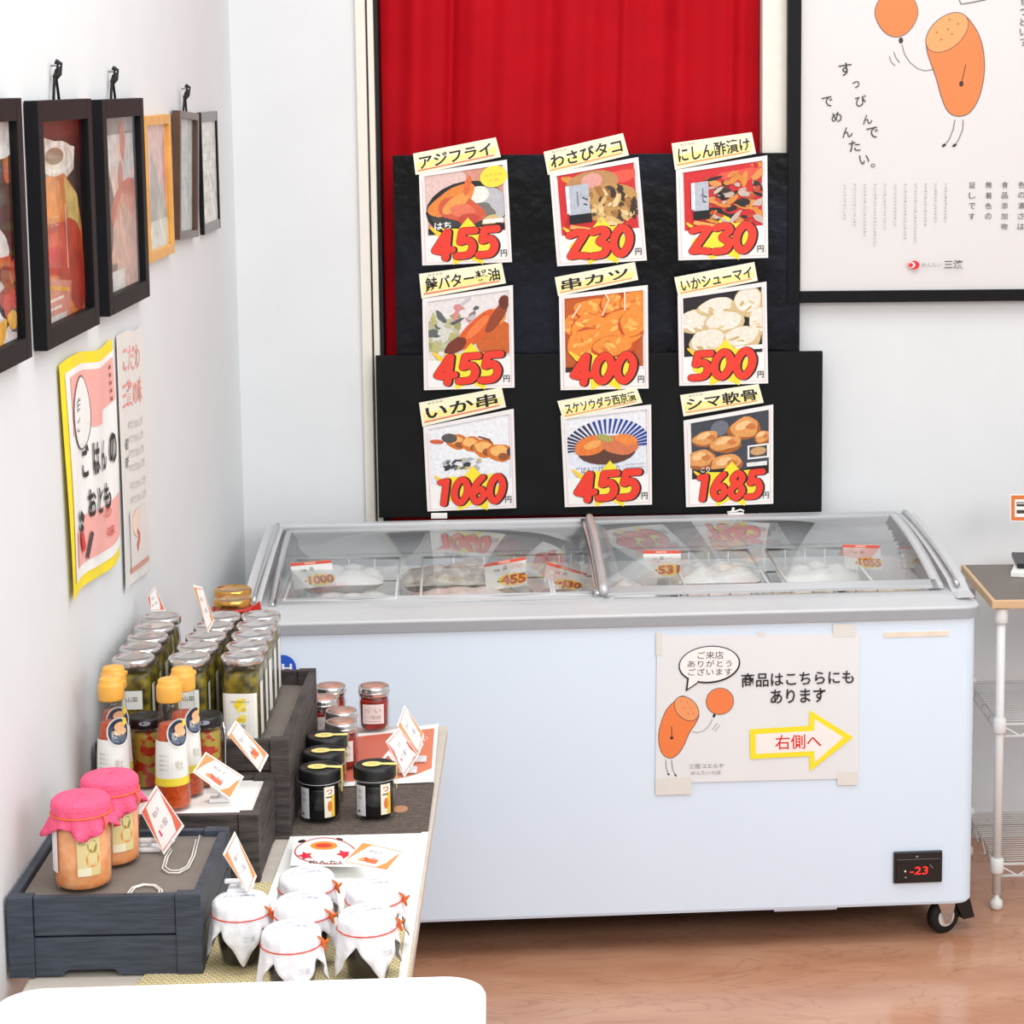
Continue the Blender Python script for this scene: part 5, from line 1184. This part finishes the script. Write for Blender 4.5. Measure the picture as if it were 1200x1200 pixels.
ticket([(425, 986), (474, 997), (454, 1021), (400, 1011)], 3.02, 'ticket lying almost flat behind the right cloth-topped jars', (.06, .06, -.02, -.02), art=1)
# wire loops lying on the navy crate panel
WL = mat('white_wire', (236, 232, 224), .4)
def loop(px, pts, label):
    P = [onz(x, y, .706) for x, y in pts]; org = sum(P, Vector())/len(P)
    m_ = MB().tube([p-org for p in P], .0011, 6)
    P2 = [org+(p-org)*.82 for p in P]; m_.tube([p-org for p in P2], .0011, 6)
    o = m_.build('wire_loop', WL); o.location = org; tag(o, label, 'wire', 'white wire loops on the navy crate')
loop(0, [(234, 979), (228, 1003), (221, 1017), (210, 1023), (198, 1023), (190, 1018), (194, 1004), (200, 994)], 'larger white wire loop lying on the right side of the navy crate')
loop(1, [(148, 1049), (155, 1040), (168, 1036), (182, 1037), (190, 1043), (189, 1049)], 'smaller white wire arch near the front edge of the navy crate')
o = MB().lathe([(.014, 0), (.015, .002), (.015, .006), (.012, .008)], 20, c=(0, 0, 0)).build('ticket_stand', CLEAR); o.location = onz(172, 1000, .7035)+Vector((.02, .035, 0)); tag(o, 'round clear plastic base beside the ticket on the navy crate', 'stand')

# ================================================================== white table in the foreground
t = thing('white_table', 'white table with rounded corners in the left foreground', 'table', (-.355, 2.1, 0), radians(1.1))
P = rrect(-.283, .283, -.45, .425, .05, 8)
mb = MB().prism(P, 'z', .695, .716); mb.prism([(x*.994, y*.996) for x, y in P], 'z', .716, .720)
mb.build('tabletop', mat('white_laminate', (250, 250, 250), .45, var=.003), t)
for x in (-.24, .24):
    for y in (-.4, .37): MB().tube([(x, y, 0), (x, y, .695)], .015, 12).build('leg', WHITEW, t)

# ================================================================== wire rack on the right
RX, RY = .955, 4.545
t = thing('wire_rack', 'white coated wire shelving rack with a dark top board, right of the freezer', 'shelf', (RX, RY, 0))
RW, RD = .9, .33
for x in (0, RW):
    for y in (0, RD):
        po = MB().tube([(x, y, .035), (x, y, .668)], .0095, 14).build('post', WHITEW, t)
        MB().lathe([(.009, .0), (.014, .004), (.014, .018), (.006, .026), (.006, .04)], 16, c=(x, y, 0)).build('foot', WHITEW, po)
        for z in (.095, .405, .645): MB().lathe([(.0125, z-.014), (.0145, z-.01), (.0145, z+.016), (.0115, z+.02)], 16, c=(x, y, 0)).build('collar', WHITEW, po)
for z in (.10, .41):
    sh = MB()
    for dz in (0, -.026):
        sh.tube([(0, 0, z+dz), (RW, 0, z+dz), (RW, RD, z+dz), (0, RD, z+dz)], .0032, 6, closed=True)
    sf = sh.build('shelf_frame', WHITEW, t)
    zz = MB()
    for y in (0, RD):
        n_ = 20; zz.tube([(RW*i/n_, y, z-(.026 if i % 2 else 0)) for i in range(n_+1)], .0018, 5)
    for x in (0, RW): zz.tube([(x, RD*i/8, z-(.026 if i % 2 else 0)) for i in range(9)], .0018, 5)
    zz.build('truss_wire', WHITEW, sf)
    for i in range(1, 24): MB().tube([(0.0, RD*i/24, z+.003), (RW, RD*i/24, z+.003)], .0014, 5).build('shelf_wire', WHITEW, sf)
MB().box(-.015, RW, -.012, RD, .668, .684, .002).build('top_board', mat('dark_top_board', (104, 92, 82), .35, var=.05), t)
MB().box(-.025, -.0155, -.012, RD, .667, .685, .002).build('edge_strip', mat('pale_wood_edge', (214, 178, 138), .5), t)
MB().box(-.025, RW, -.022, -.0125, .667, .685, .002).build('edge_strip', MC['pale_wood_edge'], t)
# things on the rack
p = onz(1192, 676, .686)
for i, (dx, dy, dz, r_, lab) in enumerate(((.012, 0, .0, .3, 'white booklet at the front edge of the rack top, cut by the photo edge'), (.03, .035, .012, .1, 'dark booklet lying on the white booklet on the rack'))):
    o = MB().box(-.02, .16, -.02, .1, 0, .011, .001).build('booklet', WPAPER if i == 0 else BLACKPL); o.location = (p.x+dx, p.y+dy+.02, .6845+dz); o.rotation_euler = (0, 0, -r_); tag(o, lab, 'booklet')
P4 = [ony(x, y, 4.78) for x, y in ((1184, 579), (1236, 579), (1236, 611), (1184, 611))]; org = sum(P4, Vector())/4
t = thing('price_card', 'small orange-bordered card on a stand at the right edge above the rack', 'price card', org)
fn = quadmap(*P4, 100, 62); sheet(fn, 100, 62, .001, 'sheet', WPAPER, t, org)
c = Canvas(fn); c.l = 3; c.rect(2, 3, 98, 60, (226, 120, 60)); c.rect(10, 12, 98, 52, WHT); c.rect(14, 18, 80, 28, (60, 50, 46)); c.rect(16, 20, 70, 23, (206, 200, 196)); c.rect(14, 36, 80, 44, (70, 56, 50)); c.build('print', PRINT, t, org)
zb_ = .6845-org.z; MB().tube([(0, .004, -.02), (0, .004, zb_+.004)], .002, 6).box(-.02, .02, -.01, .02, zb_, zb_+.005, .001).build('stand', STEEL, t)
